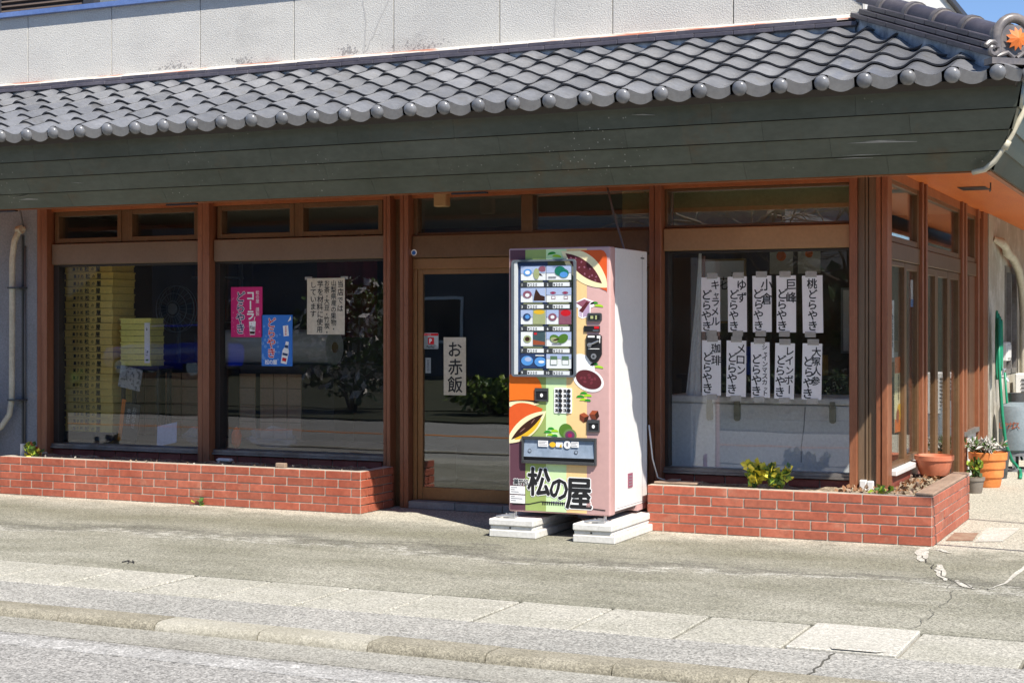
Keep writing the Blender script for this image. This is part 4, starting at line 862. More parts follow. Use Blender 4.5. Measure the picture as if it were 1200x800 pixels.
# big pancake sandwich
D('printed_pancake', 2, [(c_orange, clipx(ellipse(0.09, 1.03, 0.165, 0.118, 0.1), 0.007, 1)), (c_dk, clipx(lens(0.095, 0.94, 0.15, 0.012, 0.03, 0.05), 0.007, 1), .3), (c_cream, clipx(lens(0.09, 0.922, 0.15, 0.022, 0.022, 0.03), 0.007, 1), .5)])
ro = rad(37)
D('printed_dorayaki', 4.2, [(c_orange2, clipx(lens(0.12, 0.785, 0.18, 0.155, 0.04, ro), 0.007, 1)), (c_cream, clipx(lens(0.135, 0.762, 0.195, 0.062, 0.07, ro), 0.007, 1), .3), (c_yel, lens(0.15, 0.75, 0.13, 0.02, 0.04, ro), .6), (c_dk, lens(0.145, 0.765, 0.155, 0.03, 0.026, ro), .9), (flat('gloss print', (150, 110, 96)), lens(0.11, 0.742, 0.03, 0.004, 0.003, ro), 1.2), (flat('gloss print two', (150, 110, 96)), lens(0.19, 0.805, 0.025, 0.004, 0.003, rad(50)), 1.2)])
D('printed_mochi', 2, [(c_moss, ellipse(0.437, 0.745, 0.052, 0.05)), (flat('moss rim print', (110, 140, 80)), clipx(ellipse(0.468, 0.715, 0.05, 0.045), 0, 1, 0.678), .3), (flat('plum paste print', (110, 60, 96)), ellipse(0.468, 0.715, 0.036, 0.031), .6), (c_mag, ellipse(0.468, 0.714, 0.016, 0.014), .9)])
for cx, cz, a in ((0.573, 0.84, -0.15), (0.65, 0.86, 0.35)):
    q = lambda pts: [(cx+x*math.cos(a)-z*math.sin(a), cz+x*math.sin(a)+z*math.cos(a)) for x, z in pts]
    D('printed_caramel', 2, [(c_rust, q([(-0.036, 0.016), (-0.005, 0.034), (0.034, 0.018), (0.004, 0.002)])), (c_dk, q([(0.004, 0.002), (0.034, 0.018), (0.03, -0.02), (0.002, -0.036)]), .2), (flat('caramel side print', (120, 60, 40)), q([(-0.036, 0.016), (0.004, 0.002), (0.002, -0.036), (-0.03, -0.02)]), .2)])
# shop name
b = MB(c_white)
LG = (('松', 0.235, 0.385, 0.21), ('の', 0.385, 0.345, 0.185), ('屋', 0.535, 0.318, 0.235))
for ch, x, z, h in LG: b.char(ch, MX+x, z, h, MF-0.003, 0.060, 0.0, 0.86)
for ch, x in (('菓', 0.06), ('子', 0.098), ('処', 0.136)): b.char(ch, MX+x, 0.378, 0.046, MF-0.003, 0.07)
b.sheet(rrect(MX+0.585, MX+0.628, 0.222, 0.262, 0.006), MF-0.003)
b.use(M_ink)
for ch, x, z, h in LG: b.char(ch, MX+x, z, h, MF-0.0042, 0.030, 0.0, 0.86)
for ch, x in (('菓', 0.06), ('子', 0.098), ('処', 0.136)): b.char(ch, MX+x, 0.378, 0.044, MF-0.0042, 0.014)
b.use(flat('mauve ink', (140, 130, 180))); b.htext('MATSU NOYA', MX+0.335, 0.247, 0.026, MF-0.003, 0.01, 0.66)
b.use(c_pink); b.char('屋', MX+0.607, 0.242, 0.036, MF-0.0042, 0.03)
b.build('lettering', door)
b = MB(c_white); b.sheet([(MX+0.012, 0.292), (MX+0.128, 0.292), (MX+0.128, 0.348), (MX+0.012, 0.348)], MF-0.003); b.sheet([(MX+0.012, 0.228), (MX+0.128, 0.228), (MX+0.128, 0.284), (MX+0.012, 0.284)], MF-0.003)
b.use(M_grey_ink)
for z, w in ((0.335, 0.05), (0.32, 0.03), (0.305, 0.06), (0.272, 0.03), (0.258, 0.09), (0.243, 0.04)): b.sheet([(MX+0.02, z), (MX+0.02+w, z), (MX+0.02+w, z+0.005), (MX+0.02, z+0.005)], MF-0.0042)
b.build('sticker', door)
# seam along the foot of the door, and air slots
b = MB(M_black)
pts = [(0.03, 0.215), (0.16, 0.222), (0.25, 0.243), (0.47, 0.238), (0.60, 0.213), (0.73, 0.204)]
for (a, za_), (c, zc) in zip(pts, pts[1:]): b.sheet([(MX+a, za_), (MX+c, zc), (MX+c, zc+0.007), (MX+a, za_+0.007)], MF-0.0026)
b.build('seam', door)
b = MB(M_black)
for i in range(13): b.box(MX+0.26+0.0165*i, MX+0.268+0.0165*i, MF-0.003, MF+0.01, 0.226, 0.25)
stuff(b.build('air_slots', door))
# display window
b = MB(c_grey); o1 = rrect(MX+0.032, MX+0.517, 1.116, 1.933, 0.022); o2 = rrect(MX+0.05, MX+0.503, 1.13, 1.92, 0.014); n = len(o1)
y0, y1 = MF-0.026, MF-0.001
b.add([(x, y1, z) for x, z in o1]+[(x, y0, z) for x, z in o1]+[(x, y0, z) for x, z in o2]+[(x, y1, z) for x, z in o2], [(i+k*n, i+(k+1)*n, (i+1) % n+(k+1)*n, (i+1) % n+k*n) for k in range(3) for i in range(n)])
disp = b.build('display_window', V)
b = MB(c_navy); b.sheet([(MX+0.05, 1.13), (MX+0.30, 1.13), (MX+0.30, 1.92), (MX+0.05, 1.92)], MF-0.0024); b.use(flat('olive back', (92, 100, 62))); b.sheet([(MX+0.30, 1.13), (MX+0.503, 1.13), (MX+0.503, 1.92), (MX+0.30, 1.92)], MF-0.0024)
b.use(M_white); b.box(MX+0.052, MX+0.075, MF-0.020, MF-0.004, 1.132, 1.918); b.build('back_panel', disp)  # white bar paints the sun highlight along the display's left frame
def card(k, shapes, bgc, price):
    cx0 = 0.098 if k % 2 == 0 else 0.293; row = k//2; z1 = 1.890-row*0.1535; z0 = z1-0.100; x1 = cx0+0.188
    b = MB(bgc); b.box(MX+cx0, MX+x1, MF-0.0075, MF-0.004, z0, z1)
    for m, pts in shapes:
        b.use(m); b.sheet([(MX+cx0+0.188*min(max(x, 0.0), 1.0), z0+0.1*min(max(z, 0.0), 1.0)) for x, z in pts], MF-0.0082-0.0003*len(b.f) % 0.003)
    b.build('product_card', disp)
    b = MB(M_dgrey); zt = z0-0.014; b.box(MX+cx0-0.004, MX+x1+0.002, MF-0.010, MF-0.003, zt-0.034, zt+0.002)
    b.use(c_ltgreen); b.box(MX+cx0+0.02, MX+cx0+0.165, MF-0.0098, MF-0.003, zt+0.003, zt+0.008)
    b.use(c_white); b.sheet([(MX+cx0+0.05, zt-0.030), (MX+x1-0.012, zt-0.030), (MX+x1-0.012, zt-0.003), (MX+cx0+0.05, zt-0.003)], MF-0.0115)
    b.htext(str(k+1), MX+cx0+(0.012 if k < 9 else 0.004), zt-0.017, 0.026, MF-0.0115, 0.02, 0.55)
    b.use(M_ink); b.htext('¥'+price, MX+cx0+0.062, zt-0.017, 0.026, MF-0.0125, 0.012, 0.75)
    b.build('price_tag', disp)
E_ = ellipse
top_sky = (c_sky, [(0, .5), (1, .5), (1, 1), (0, 1)])
def half(m): return (m, [(.5, 0), (1, 0), (1, 1), (.5, 1)])
cards = [
 ([top_sky, (c_blue, E_(.28, .55, .17, .24)), (c_white, E_(.28, .55, .1, .14)), (c_bean2, E_(.88, .78, .16, .2)), (c_ltgreen, E_(.64, .45, .12, .38)), (c_dk, lens(.72, .4, .2, .08, .04, -.6))], c_white, '200'),
 ([top_sky, (c_teal, E_(.55, .62, .22, .34)), (c_teal, E_(.7, .45, .2, .32)), (c_blue, E_(.7, .36, .16, .2)), (M_grey_ink, [(.08, .16), (.4, .16), (.4, .24), (.08, .24)])], c_white, '300'),
 ([top_sky, (c_bean2, E_(.27, .55, .18, .26)), (c_white, E_(.27, .5, .09, .13)), half(c_sky), (c_dk, [(.52, .1), (.98, .1), (.98, .4), (.8, .5), (.62, .95), (.55, .5)]), (c_orange, E_(.8, .3, .16, .18))], c_white, '200'),
 ([top_sky, (c_bean2, E_(.27, .64, .12, .1)), (c_mag, E_(.27, .64, .05, .06)), (c_bean2, E_(.76, .64, .12, .1)), (c_mag, E_(.76, .64, .05, .06)), (c_bean2, [(.2, .2), (.36, .2), (.36, .42), (.2, .42)]), (c_white, [(.22, .24), (.34, .24), (.34, .38), (.22, .38)]), (c_bean2, [(.7, .2), (.86, .2), (.86, .42), (.7, .42)]), (c_white, [(.72, .24), (.84, .24), (.84, .38), (.72, .38)])], c_white, '300'),
 ([top_sky, (c_navy, E_(.25, .5, .16, .26)), (c_blue, E_(.27, .52, .09, .14)), half(c_ltgreen), (c_yel, E_(.75, .85, .22, .16)), (c_moss, E_(.72, .42, .22, .34)), (c_dk, lens(.75, .4, .22, .1, .06, -.7))], c_white, '200'),
 ([top_sky, (c_bean2, E_(.25, .5, .17, .26)), (c_white, E_(.25, .5, .08, .12)), half(c_bean2), (c_red, E_(.78, .78, .2, .22)), (c_mag, E_(.95, .6, .12, .2)), (c_orange, E_(.7, .32, .2, .26))], c_white, '200'),
 ([(c_ltgreen, E_(.27, .5, .16, .26)), (c_dk, E_(.27, .5, .1, .16)), half(c_slate), (c_rust, [(.5, .1), (.98, .1), (.98, .3), (.5, .45)]), (c_red, [(.54, .8), (.66, .8), (.66, .95), (.54, .95)])], c_white, '200'),
 ([top_sky, (c_moss, E_(.34, .52, .2, .3, .2)), (c_ltgreen, E_(.32, .45, .14, .2, .3)), (c_moss, E_(.66, .54, .2, .34, -.3)), (c_dk, lens(.4, .46, .16, .06, .05, .5)), (c_dk, lens(.64, .5, .18, .05, .05, -.9)), (M_grey_ink, [(.22, .1), (.6, .1), (.6, .18), (.22, .18)])], c_white, '200'),
 ([(c_blue, E_(.26, .52, .24, .34)), (c_sky, E_(.3, .62, .14, .16)), (c_blue, E_(.8, .45, .24, .34)), (c_white, E_(.84, .45, .12, .1)), (c_white, [(.6, .86), (.95, .86), (.95, .93), (.6, .93)])], c_navy, '300'),
 ([(c_sky, [(0, .7), (1, .7), (1, 1), (0, 1)]), (c_grid, [(.16, .6), (.44, .6), (.44, .86), (.16, .86)]), (c_grid, [(.62, .6), (.9, .6), (.9, .86), (.62, .86)]), (c_grid, [(.16, .25), (.44, .25), (.44, .6), (.16, .6)]), (c_white, [(.18, .28), (.42, .28), (.42, .6), (.18, .6)]), (c_grid, [(.62, .25), (.9, .25), (.9, .6), (.62, .6)]), (c_white, [(.64, .28), (.88, .28), (.88, .6), (.64, .6)])], c_white, '300')]
for k, (s_, bgc, pr) in enumerate(cards): card(k, s_, bgc, pr)
MB(M_glass_vm).sheet(rrect(MX+0.05, MX+0.503, 1.13, 1.92, 0.014), MF-0.0235).build('pane', disp)
# money side
b = MB(M_dgrey); b.prism(rrect(MX+0.60, MX+0.705, 1.502, 1.56, 0.012), MF-0.012, MF); o = b.build('bill_slot', V); b = MB(M_black); b.box(MX+0.612, MX+0.692, MF-0.014, MF-0.011, 1.515, 1.545); b.use(c_ltgreen); b.box(MX+0.625, MX+0.645, MF-0.0155, MF-0.012, 1.52, 1.54); b.box(MX+0.66, MX+0.672, MF-0.0155, MF-0.012, 1.516, 1.543); b.build('slot_plate', o)
b = MB(M_black); b.box(MX+0.574, MX+0.69, MF-0.008, MF, 1.43, 1.472); o = b.build('display_panel', V); b = MB(c_red); b.box(MX+0.65, MX+0.686, MF-0.0095, MF-0.007, 1.452, 1.468); b.use(c_grey); b.box(MX+0.64, MX+0.683, MF-0.0095, MF-0.007, 1.435, 1.444); b.build('readout', o)
sh_ = [(0.598, 1.26), (0.622, 1.228), (0.648, 1.212), (0.674, 1.228), (0.698, 1.26), (0.705, 1.275), (0.705, 1.40), (0.692, 1.412), (0.604, 1.412), (0.592, 1.40), (0.592, 1.275)]
b = MB(M_black); b.prism([(MX+x, z) for x, z in sh_], MF-0.012, MF); o = b.build('coin_panel', V)
b = MB(M_steel); b.cyl((MX+0.613, MF-0.018, 1.338), (MX+0.685, MF-0.018, 1.368), 0.007, n=8); b.cyl((MX+0.618, MF-0.02, 1.34), (MX+0.618, MF-0.012, 1.34), 0.016, n=12); b.build('return_lever', o, smooth=40)
b = MB(M_steel); b.cyl((MX+0.648, MF-0.016, 1.262), (MX+0.648, MF-0.012, 1.262), 0.020, n=16); b.use(M_dgrey); b.cyl((MX+0.648, MF-0.018, 1.262), (MX+0.648, MF-0.016, 1.262), 0.009, n=10); b.build('lock', o)
b = MB(c_white); b.box(MX+0.605, MX+0.655, MF-0.0135, MF-0.012, 1.392, 1.404); b.box(MX+0.672, MX+0.697, MF-0.0135, MF-0.012, 1.386, 1.404); b.box(MX+0.606, MX+0.69, MF-0.0135, MF-0.012, 1.312, 1.316); b.box(MX+0.69, MX+0.695, MF-0.0135, MF-0.012, 1.355, 1.385); b.build('panel_print', o)
for x0, x1, z0, z1 in ((0.206, 0.306, 0.946, 1.038), (0.60, 0.688, 0.742, 0.826)):
    b = MB(M_dgrey); b.box(MX+x0, MX+x1, MF-0.006, MF, z0, z1); b.box(MX+x0, MX+x1, MF-0.012, MF, z0, z0+0.012); b.box(MX+x0, MX+x0+0.008, MF-0.012, MF, z0+0.012, z1); b.box(MX+x1-0.008, MX+x1, MF-0.012, MF, z0+0.012, z1); b.box(MX+x0+0.008, MX+x1-0.008, MF-0.012, MF, z1-0.022, z1)
    o = b.build('return_slot', V); cx = (x0+x1)/2; cz = (z0+z1)/2-0.004
    b = MB(M_black); b.box(MX+x0+0.010, MX+x1-0.010, MF-0.0075, MF-0.005, z0+0.014, z1-0.024); b.use(c_white); b.sheet(ellipse(MX+cx, cz, 0.011, 0.013), MF-0.0085); b.build('flap', o)
b = MB(c_white); b.prism(rrect(MX+0.349, MX+0.482, 0.866, 1.04, 0.008), MF-0.005, MF-0.001); kp = b.build('keypad', V)
for k in range(10):
    cx = MX+(0.398 if k % 2 == 0 else 0.461); cz = 1.02-0.0333*(k//2)
    b = MB(M_black); b.cyl((cx, MF-0.012, cz), (cx, MF-0.005, cz), 0.0145, n=14); b.build('button', kp, bevel=0.002)
b = MB(M_dgrey)
for k in range(10):
    cx = MX+(0.368 if k % 2 == 0 else 0.431); cz = 1.02-0.0333*(k//2); b.sheet(rrect(cx-0.011, cx+0.011, cz-0.011, cz+0.011, 0.003), MF-0.0062)
b.use(c_white)
for k in range(10):
    cx = MX+(0.368 if k % 2 == 0 else 0.431)-(0.004 if k < 9 else 0.009); cz = 1.02-0.0333*(k//2); b.htext(str(k+1), cx-0.004, cz, 0.017, MF-0.0068, 0.02, 0.5)
b.build('button_number', kp)
# delivery tray
tx0, tx1, tz0, tz1 = MX+0.108, MX+0.668, 0.512, 0.70
b = MB(M_dgrey); b.box(tx0, tx0+0.014, MF-0.022, MF, tz0, tz1); b.box(tx1-0.014, tx1, MF-0.022, MF, tz0, tz1); b.box(tx0+0.014, tx1-0.014, MF-0.024, MF, tz1-0.018, tz1); b.box(tx0+0.014, tx1-0.014, MF-0.028, MF, tz0, tz0+0.022); b.use(M_black); b.box(tx0+0.014, tx1-0.014, MF-0.004, MF-0.001, tz0+0.022, tz0+0.05)
tray = b.build('delivery_tray', V, bevel=0.002)
m_flap = mat('blue grey clear flap', (0.22, 0.29, 0.38), 0.22, (0.33, 0.40, 0.50), 3, spec=0.7)
b = MB(m_flap); b.add([(tx0+0.016, MF-0.018, tz0+0.047), (tx1-0.016, MF-0.018, tz0+0.047), (tx1-0.016, MF-0.006, tz1-0.02), (tx0+0.016, MF-0.006, tz1-0.02)], [(0, 1, 2, 3)])
b.use(M_dgrey)
for x in (0.17, 0.52): b.sheet(ellipse(MX+x, 0.60, 0.014, 0.014, n=12), MF-0.0185)
b.use(m_flap)
for x in (0.17, 0.52): b.sheet(ellipse(MX+x, 0.60, 0.010, 0.010, n=12), MF-0.019)
b.build('flap', tray)
b = MB(c_white); y = MF-0.0192; b.sheet([(MX+0.235, 0.632), (MX+0.31, 0.632), (MX+0.31, 0.675), (MX+0.235, 0.675)], y); b.sheet([(MX+0.37, 0.632), (MX+0.42, 0.632), (MX+0.42, 0.665), (MX+0.37, 0.665)], y); b.sheet(ellipse(MX+0.455, 0.65, 0.027, 0.027), y); b.sheet([(MX+0.485, 0.634), (MX+0.54, 0.634), (MX+0.54, 0.672), (MX+0.485, 0.672)], y)
b.use(c_yel); b.sheet(ellipse(MX+0.345, 0.648, 0.024, 0.018), y-0.0006); b.sheet([(MX+0.395, 0.632), (MX+0.415, 0.632), (MX+0.41, 0.662)], y-0.0006)
b.use(M_grey_ink)
for i, (x, w) in enumerate(((0.24, 0.06), (0.24, 0.05), (0.24, 0.064), (0.49, 0.045), (0.49, 0.03), (0.49, 0.04))): z = 0.664-0.011*(i % 3); b.sheet([(MX+x, z), (MX+x+w, z), (MX+x+w, z+0.004), (MX+x, z+0.004)], y-0.0006)
b.sheet(ellipse(MX+0.455, 0.652, 0.008, 0.015), y-0.0006)
b.build('notice_sticker', tray)
b = MB(M_grey_ink); b.box(MX+MW-0.005, MX+MW-0.0032, MF+0.66, MF+0.664, 0.22, 1.98); b.box(MX+MW-0.005, MX+MW-0.0032, MF+0.13, MF+0.70, 0.205, 0.208); b.build('panel_seam', V)
b = MB(M_dgrey); b.box(MX+MW-0.006, MX+MW-0.002, MF+0.63, MF+0.70, 1.955, 1.965); b.build('maker_plate', V)
# side plate, adjusting feet and cable
b = MB(c_bean2); b.box(MX+MW-0.006, MX+MW+0.001, MF+0.36, MF+0.45, 0.33, 0.43); b.use(M_grey_ink)
for z in (0.345, 0.365, 0.385, 0.405): b.box(MX+MW, MX+MW+0.002, MF+0.37, MF+0.43, z, z+0.006)
b.build('rating_plate', V)
for x in (MX+0.035, MX+MW-0.055):
    for y in (MF+0.05, MF+MD-0.08):
        b = MB(M_steel); b.cyl((x, y, 0.128), (x, y, MZ0+0.01), 0.011, n=10); b.cyl((x, y, 0.128), (x, y, 0.136), 0.026, n=12); b.build('foot', V, smooth=40)
bk = thing('concrete_block', 'white concrete block under the left foot of the vending machine', 'concrete block', (-4.49, 10.3, 0), 'blocks under the vending machine')
def block_mesh(b):
    L = 0.86; pr = [(-0.185, 0.0), (-0.185, 0.062), (-0.178, 0.07), (-0.178, 0.085), (-0.185, 0.092), (-0.185, 0.125), (0.135, 0.125), (0.155, 0.09), (0.185, 0.075), (0.185, 0.0)]
    n = len(pr); vs = [(x, -0.41, z) for x, z in pr]+[(x, 0.45, z) for x, z in pr]
    return b.add(vs, [tuple(range(n)), tuple(range(2*n-1, n-1, -1))]+[((i+1) % n, i, i+n, (i+1) % n+n) for i in range(n)])
def front_step(b, w=0.18):
    b.box(-w, w-0.03, -0.417, -0.41, 0.004, 0.05); b.box(-w, w-0.06, -0.421, -0.41, 0.078, 0.124)
def mk_block(P, w0, w1):
    b = MB(M_block); b.T = Matrix.Translation(WLOC[P])
    b.box(w0, w1, -0.40, 0.45, 0.0, 0.052); b.box(w0+0.006, w1-0.03, -0.39, 0.45, 0.052, 0.082); b.box(w0, w1-0.02, -0.405, 0.45, 0.082, 0.127)
    b.build('body', P, bevel=0.006)
    b = MB(M_black); b.T = Matrix.Translation(WLOC[P]); b.cyl(((w0+w1)/2-0.02, -0.395, 0.068), ((w0+w1)/2-0.02, -0.388, 0.068), 0.007, n=10); b.build('hole', P)
mk_block(bk, -0.178, 0.18)
bk2 = thing('concrete_block', 'white concrete block under the right foot of the vending machine', 'concrete block', (-3.876, 10.28, 0), 'blocks under the vending machine')
mk_block(bk2, -0.152, 0.155)
for P, x, y, lb_ in ((bk, MX+0.035, 9.98, 'small steel bracket on the left concrete block at the machine foot'), (bk2, MX+MW-0.055, 9.96, 'small steel bracket on the right concrete block at the machine foot')):
    b = MB(M_steel); b.box(x-0.045, x+0.04, y-0.02, y+0.03, 0.128, 0.138); b.cyl((x-0.03, y, 0.138), (x-0.03, y, 0.158), 0.009, n=8); b.tube([(x-0.1, y-0.01, 0.134), (x-0.05, y-0.03, 0.145), (x+0.03, y-0.02, 0.15)], 0.01, 8); b.box(x+0.0, x+0.05, y-0.03, y-0.02, 0.128, 0.165)
    tag(b.build('steel_bracket', org=(x, y, 0.128), bevel=0.002), lb_, 'bracket', 'brackets on the concrete blocks')
b = MB(M_cable); b.tube([(-4.19, 10.9, 2.60), (-4.10, 10.85, 2.32), (-3.99, 10.79, 2.03), (-3.98, 10.82, 1.9)], 0.009, 6)
tag(b.build('power_cable', org=(-4.19, 10.9, 2.6), smooth=180), 'black cable running from the eaves down to the top of the vending machine', 'cable')
b = MB(M_white2); b.tube([(-3.795, 10.78, 0.75), (-3.785, 10.83, 0.5), (-3.77, 10.9, 0.36), (-3.74, 10.98, 0.335)], 0.006, 6)
tag(b.build('thin_cable', org=(-3.795, 10.78, 0.5), smooth=180), 'thin pale cable between the vending machine and the right planter', 'cable')
b = MB(flat('tan casing', (168, 138, 96))); b.box(-5.60, -5.49, 10.86, 10.94, 2.40, 2.53); P = tag(b.build('door_sensor', org=(-5.545, 10.9, 2.465), bevel=0.008), 'small tan box hung under the eaves above the sliding door', 'sensor')
b = MB(M_dgrey); b.box(-5.595, -5.58, 10.88, 10.92, 2.53, 2.60); b.box(-5.51, -5.495, 10.88, 10.92, 2.53, 2.60); b.build('bracket', P)

# ================================================================== SIGNS ON THE GLASS
YS = 11.309      # outer face of the big panes is at 11.315
def strip(x0, x1, z0, z1, name, label, cat, group, cols, m=M_paper, tape=True, y=YS, rot=0.0):
    P = thing(name, label, cat, ((x0+x1)/2, y, z0), group)
    T = Matrix.Translation(((x0+x1)/2, 0, z1)) @ Matrix.Rotation(rot, 4, 'Y') @ Matrix.Translation((-(x0+x1)/2, 0, -z1))
    ph, am = R.uniform(0, 6.28), R.uniform(0.0015, 0.004)
    def bow(b):
        for v in b.v: v.y -= am*(1+math.sin(ph+(v.z-z0)/(z1-z0)*4.5))*0.5 + am*1.6*((v.x-(x0+x1)/2)/(x1-x0)*2)**2
    b = MB(m); b.T = T; nx, nz = 6, 10
    b.add([(x0+(x1-x0)*i/nx, y, z0+(z1-z0)*j/nz) for j in range(nz+1) for i in range(nx+1)], [(j*(nx+1)+i, j*(nx+1)+i+1, (j+1)*(nx+1)+i+1, (j+1)*(nx+1)+i) for j in range(nz) for i in range(nx)]); bow(b); b.build('paper', P, smooth=180)
    b = MB(M_ink); b.T = T
    for txt, xc, zt, h, adv, off in cols: b.vtext(txt, x0+(x1-x0)*xc, z1-(z1-z0)*zt, h, y-0.0014, off*0.72, adv, 0.04)
    bow(b)
    b.build('lettering', P)
    if tape:
        b = MB(M_tape); xc = (x0+x1)/2+R.uniform(-0.01, 0.02); b.box(xc-0.042, xc+0.042, y-0.011, y-0.0102, z1-0.012, z1+0.032); b.build('tape', P)
        b = MB(M_tape); b.box(xc-0.045, xc+0.035, y-0.011, y-0.0102, z0-0.032, z0+0.010); b.build('tape', P)
    return P
G1 = 'flavour strips taped in the right window'
DY = 'どらやき'
flav = [('キャラメル', -3.565, -3.418, 1.428, 1.836, 'caramel', 0.074), ('ゆず', -3.359, -3.213, 1.426, 1.838, 'yuzu', 0.082), ('小倉', -3.170, -3.026, 1.426, 1.842, 'ogura', 0.09), ('巨峰', -2.988, -2.842, 1.424, 1.841, 'kyoho grape', 0.085), ('桃', -2.797, -2.646, 1.420, 1.839, 'peach', 0.08),
        ('珈琲', -3.558, -3.412, 0.950, 1.364, 'coffee', 0.078), ('メロン', -3.366, -3.215, 0.944, 1.362, 'melon', 0.08), ('シャインマスカット', -3.182, -3.040, 0.940, 1.350, 'shine muscat', 0.046), ('レインボー', -2.995, -2.848, 0.936, 1.344, 'rainbow', 0.072), ('大塚人参', -2.791, -2.646, 0.934, 1.343, 'carrot', 0.076)]
pos = ['leftmost', 'second from left', 'middle', 'fourth from left', 'rightmost']
for i, (t, x0, x1, z0, z1, nm_, h) in enumerate(flav):
    if t == '桃': cols = [('桃'+DY, 0.5, 0.05, 0.078, 0.98, 0.028)]
    else:
        cols = [(t, 0.73, 0.05 if len(t) != 9 else 0.03, h, 0.98 if len(t) > 2 else 1.15, 0.024 if len(t) != 9 else 0.03), (DY, 0.29, 0.22 if i < 5 else 0.2, 0.083, 0.94, 0.026)]
        if nm_ == 'carrot': cols = [(t, 0.7, 0.06, 0.072, 0.98, 0.024), (DY, 0.32, 0.22, 0.083, 0.94, 0.026)]
    strip(x0, x1, z0, z1, 'paper_strip', 'white %s flavour strip, %s of the %s row in the right window' % (nm_, pos[i % 5], 'upper' if i < 5 else 'lower'), 'paper sign', G1, cols, rot=R.uniform(-0.012, 0.012) if i not in (4, 8, 9) else 0.02 if i != 4 else -0.015)
# notice in brush writing
strip(-7.025, -6.658, 1.40, 1.872, 'notice', 'cream notice with five columns of brush writing on the second window', 'paper sign', None,
      [('当店では', 0.88, 0.04, 0.062, 1.75/1.6, 0.02), ('山梨県産の果物・', 0.70, 0.03, 0.056, 0.98, 0.02), ('お茶・大豆・竹炭・', 0.52, 0.03, 0.056, 0.98, 0.02), ('芋を材料に使用', 0.34, 0.04, 0.062, 1.02, 0.02), ('しています', 0.16, 0.05, 0.062, 0.98, 0.018)], M_paper_y, False)
P = bpy.data.objects['notice']
b = MB(M_tape); b.box(-7.05, -6.98, YS-0.0016, YS-0.0008, 1.86, 1.885); b.build('tape', P); b = MB(M_tape); b.box(-6.70, -6.63, YS-0.0016, YS-0.0008, 1.86, 1.885); b.build('tape', P)
strip(-5.717, -5.517, 0.915, 1.38, 'paper_strip', 'cream paper strip with three big brush characters on the sliding door', 'paper sign', None, [('お赤飯', 0.5, 0.06, 0.138, 1.02, 0.02)], M_paper_y, False, y=11.272)
# pink cola poster
def poster(x0, x1, z0, z1, name, label, base):
    P = thing(name, label, 'poster', ((x0+x1)/2, YS, z0)); b = MB(base); b.box(x0, x1, YS, YS+0.002, z0, z1); b.build('paper', P); return P
m_pink = mat('magenta print', (0.66, 0.012, 0.17), 0.5, fine=0.03); m_bl = mat('bright blue print', (0.03, 0.20, 0.68), 0.5, fine=0.03)
def dots(b, x0, x1, z0, z1, n, r, y, ringm=None, hole=None):
    for _ in range(n):
        x, z = R.uniform(x0, x1), R.uniform(z0, z1); rr = r*R.uniform(0.6, 1.2)
        b.use(ringm); b.sheet(ellipse(x, z, rr, rr, n=9), y)
        if hole: b.use(hole); b.sheet(ellipse(x, z, rr*0.62, rr*0.62, n=9), y-0.0004)
x0, x1, z0, z1 = -7.797, -7.476, 1.375, 1.806
P = poster(x0, x1, z0, z1, 'poster', 'magenta cola poster with a white cup on the second window', m_pink)
b = MB(); dots(b, x0+0.01, x0+0.04, z0+0.02, z1-0.02, 9, 0.006, YS-0.0008, flat('pale pink print', (240, 150, 180)), m_pink); dots(b, x0+0.03, x1-0.02, z0+0.01, z0+0.06, 8, 0.006, YS-0.0008, MATS['pale pink print'], m_pink); dots(b, x1-0.16, x1-0.02, z0+0.06, z0+0.17, 8, 0.006, YS-0.0008, MATS['pale pink print'], m_pink)
stuff(b.build('bubbles', P))
b = MB(c_white); b.vtext(DY, x0+0.098, z1-0.035, 0.098, YS-0.001, 0.06, 0.93); b.vtext('コーラ', x0+0.2, z1-0.03, 0.088, YS-0.001, 0.04, 0.95); b.vtext('松の屋 謹製', x0+0.272, z1-0.03, 0.038, YS-0.001, 0.01, 0.95)
b.use(flat('deep violet ink', (44, 30, 92))); b.vtext(DY, x0+0.098, z1-0.035, 0.098, YS-0.0022, 0.018, 0.93)
b.build('lettering', P)
b = MB(c_white); b.sheet([(x0+0.185, z0+0.135), (x0+0.255, z0+0.135), (x0+0.245, z0+0.02), (x0+0.195, z0+0.02)], YS-0.001); b.sheet([(x0+0.232, z0+0.135), (x0+0.24, z0+0.135), (x0+0.25, z0+0.175), (x0+0.243, z0+0.175)], YS-0.001)
b.use(c_dk); b.sheet([(x0+0.194, z0+0.05), (x0+0.246, z0+0.05), (x0+0.243, z0+0.028), (x0+0.198, z0+0.028)], YS-0.002); b.char('松', x0+0.208, z0+0.085, 0.035, YS-0.002, 0.01); b.char('屋', x0+0.234, z0+0.075, 0.035, YS-0.002, 0.01)
b.build('cup_picture', P)
x0, x1, z0, z1 = -7.484, -7.174, 1.13, 1.565
P = poster(x0, x1, z0, z1, 'poster', 'blue soda poster with a white bottle on the second window', m_bl)
b = MB(); dots(b, x0+0.01, x0+0.055, z0+0.04, z1-0.03, 9, 0.011, YS-0.0008, flat('pale blue print', (150, 200, 245)), m_bl); dots(b, x0+0.14, x0+0.19, z0+0.05, z1-0.03, 8, 0.010, YS-0.0008, MATS['pale blue print'], m_bl); stuff(b.build('bubbles', P))
b = MB(c_white); b.vtext(DY, x0+0.10, z1-0.02, 0.092, YS-0.001, 0.06, 0.93); b.htext('松の屋', x0+0.055, z0+0.034, 0.045, YS-0.001, 0.025, 0.9)
b.use(c_red); b.vtext(DY, x0+0.10, z1-0.02, 0.092, YS-0.0022, 0.018, 0.93); b.build('lettering', P)
b = MB(c_white)
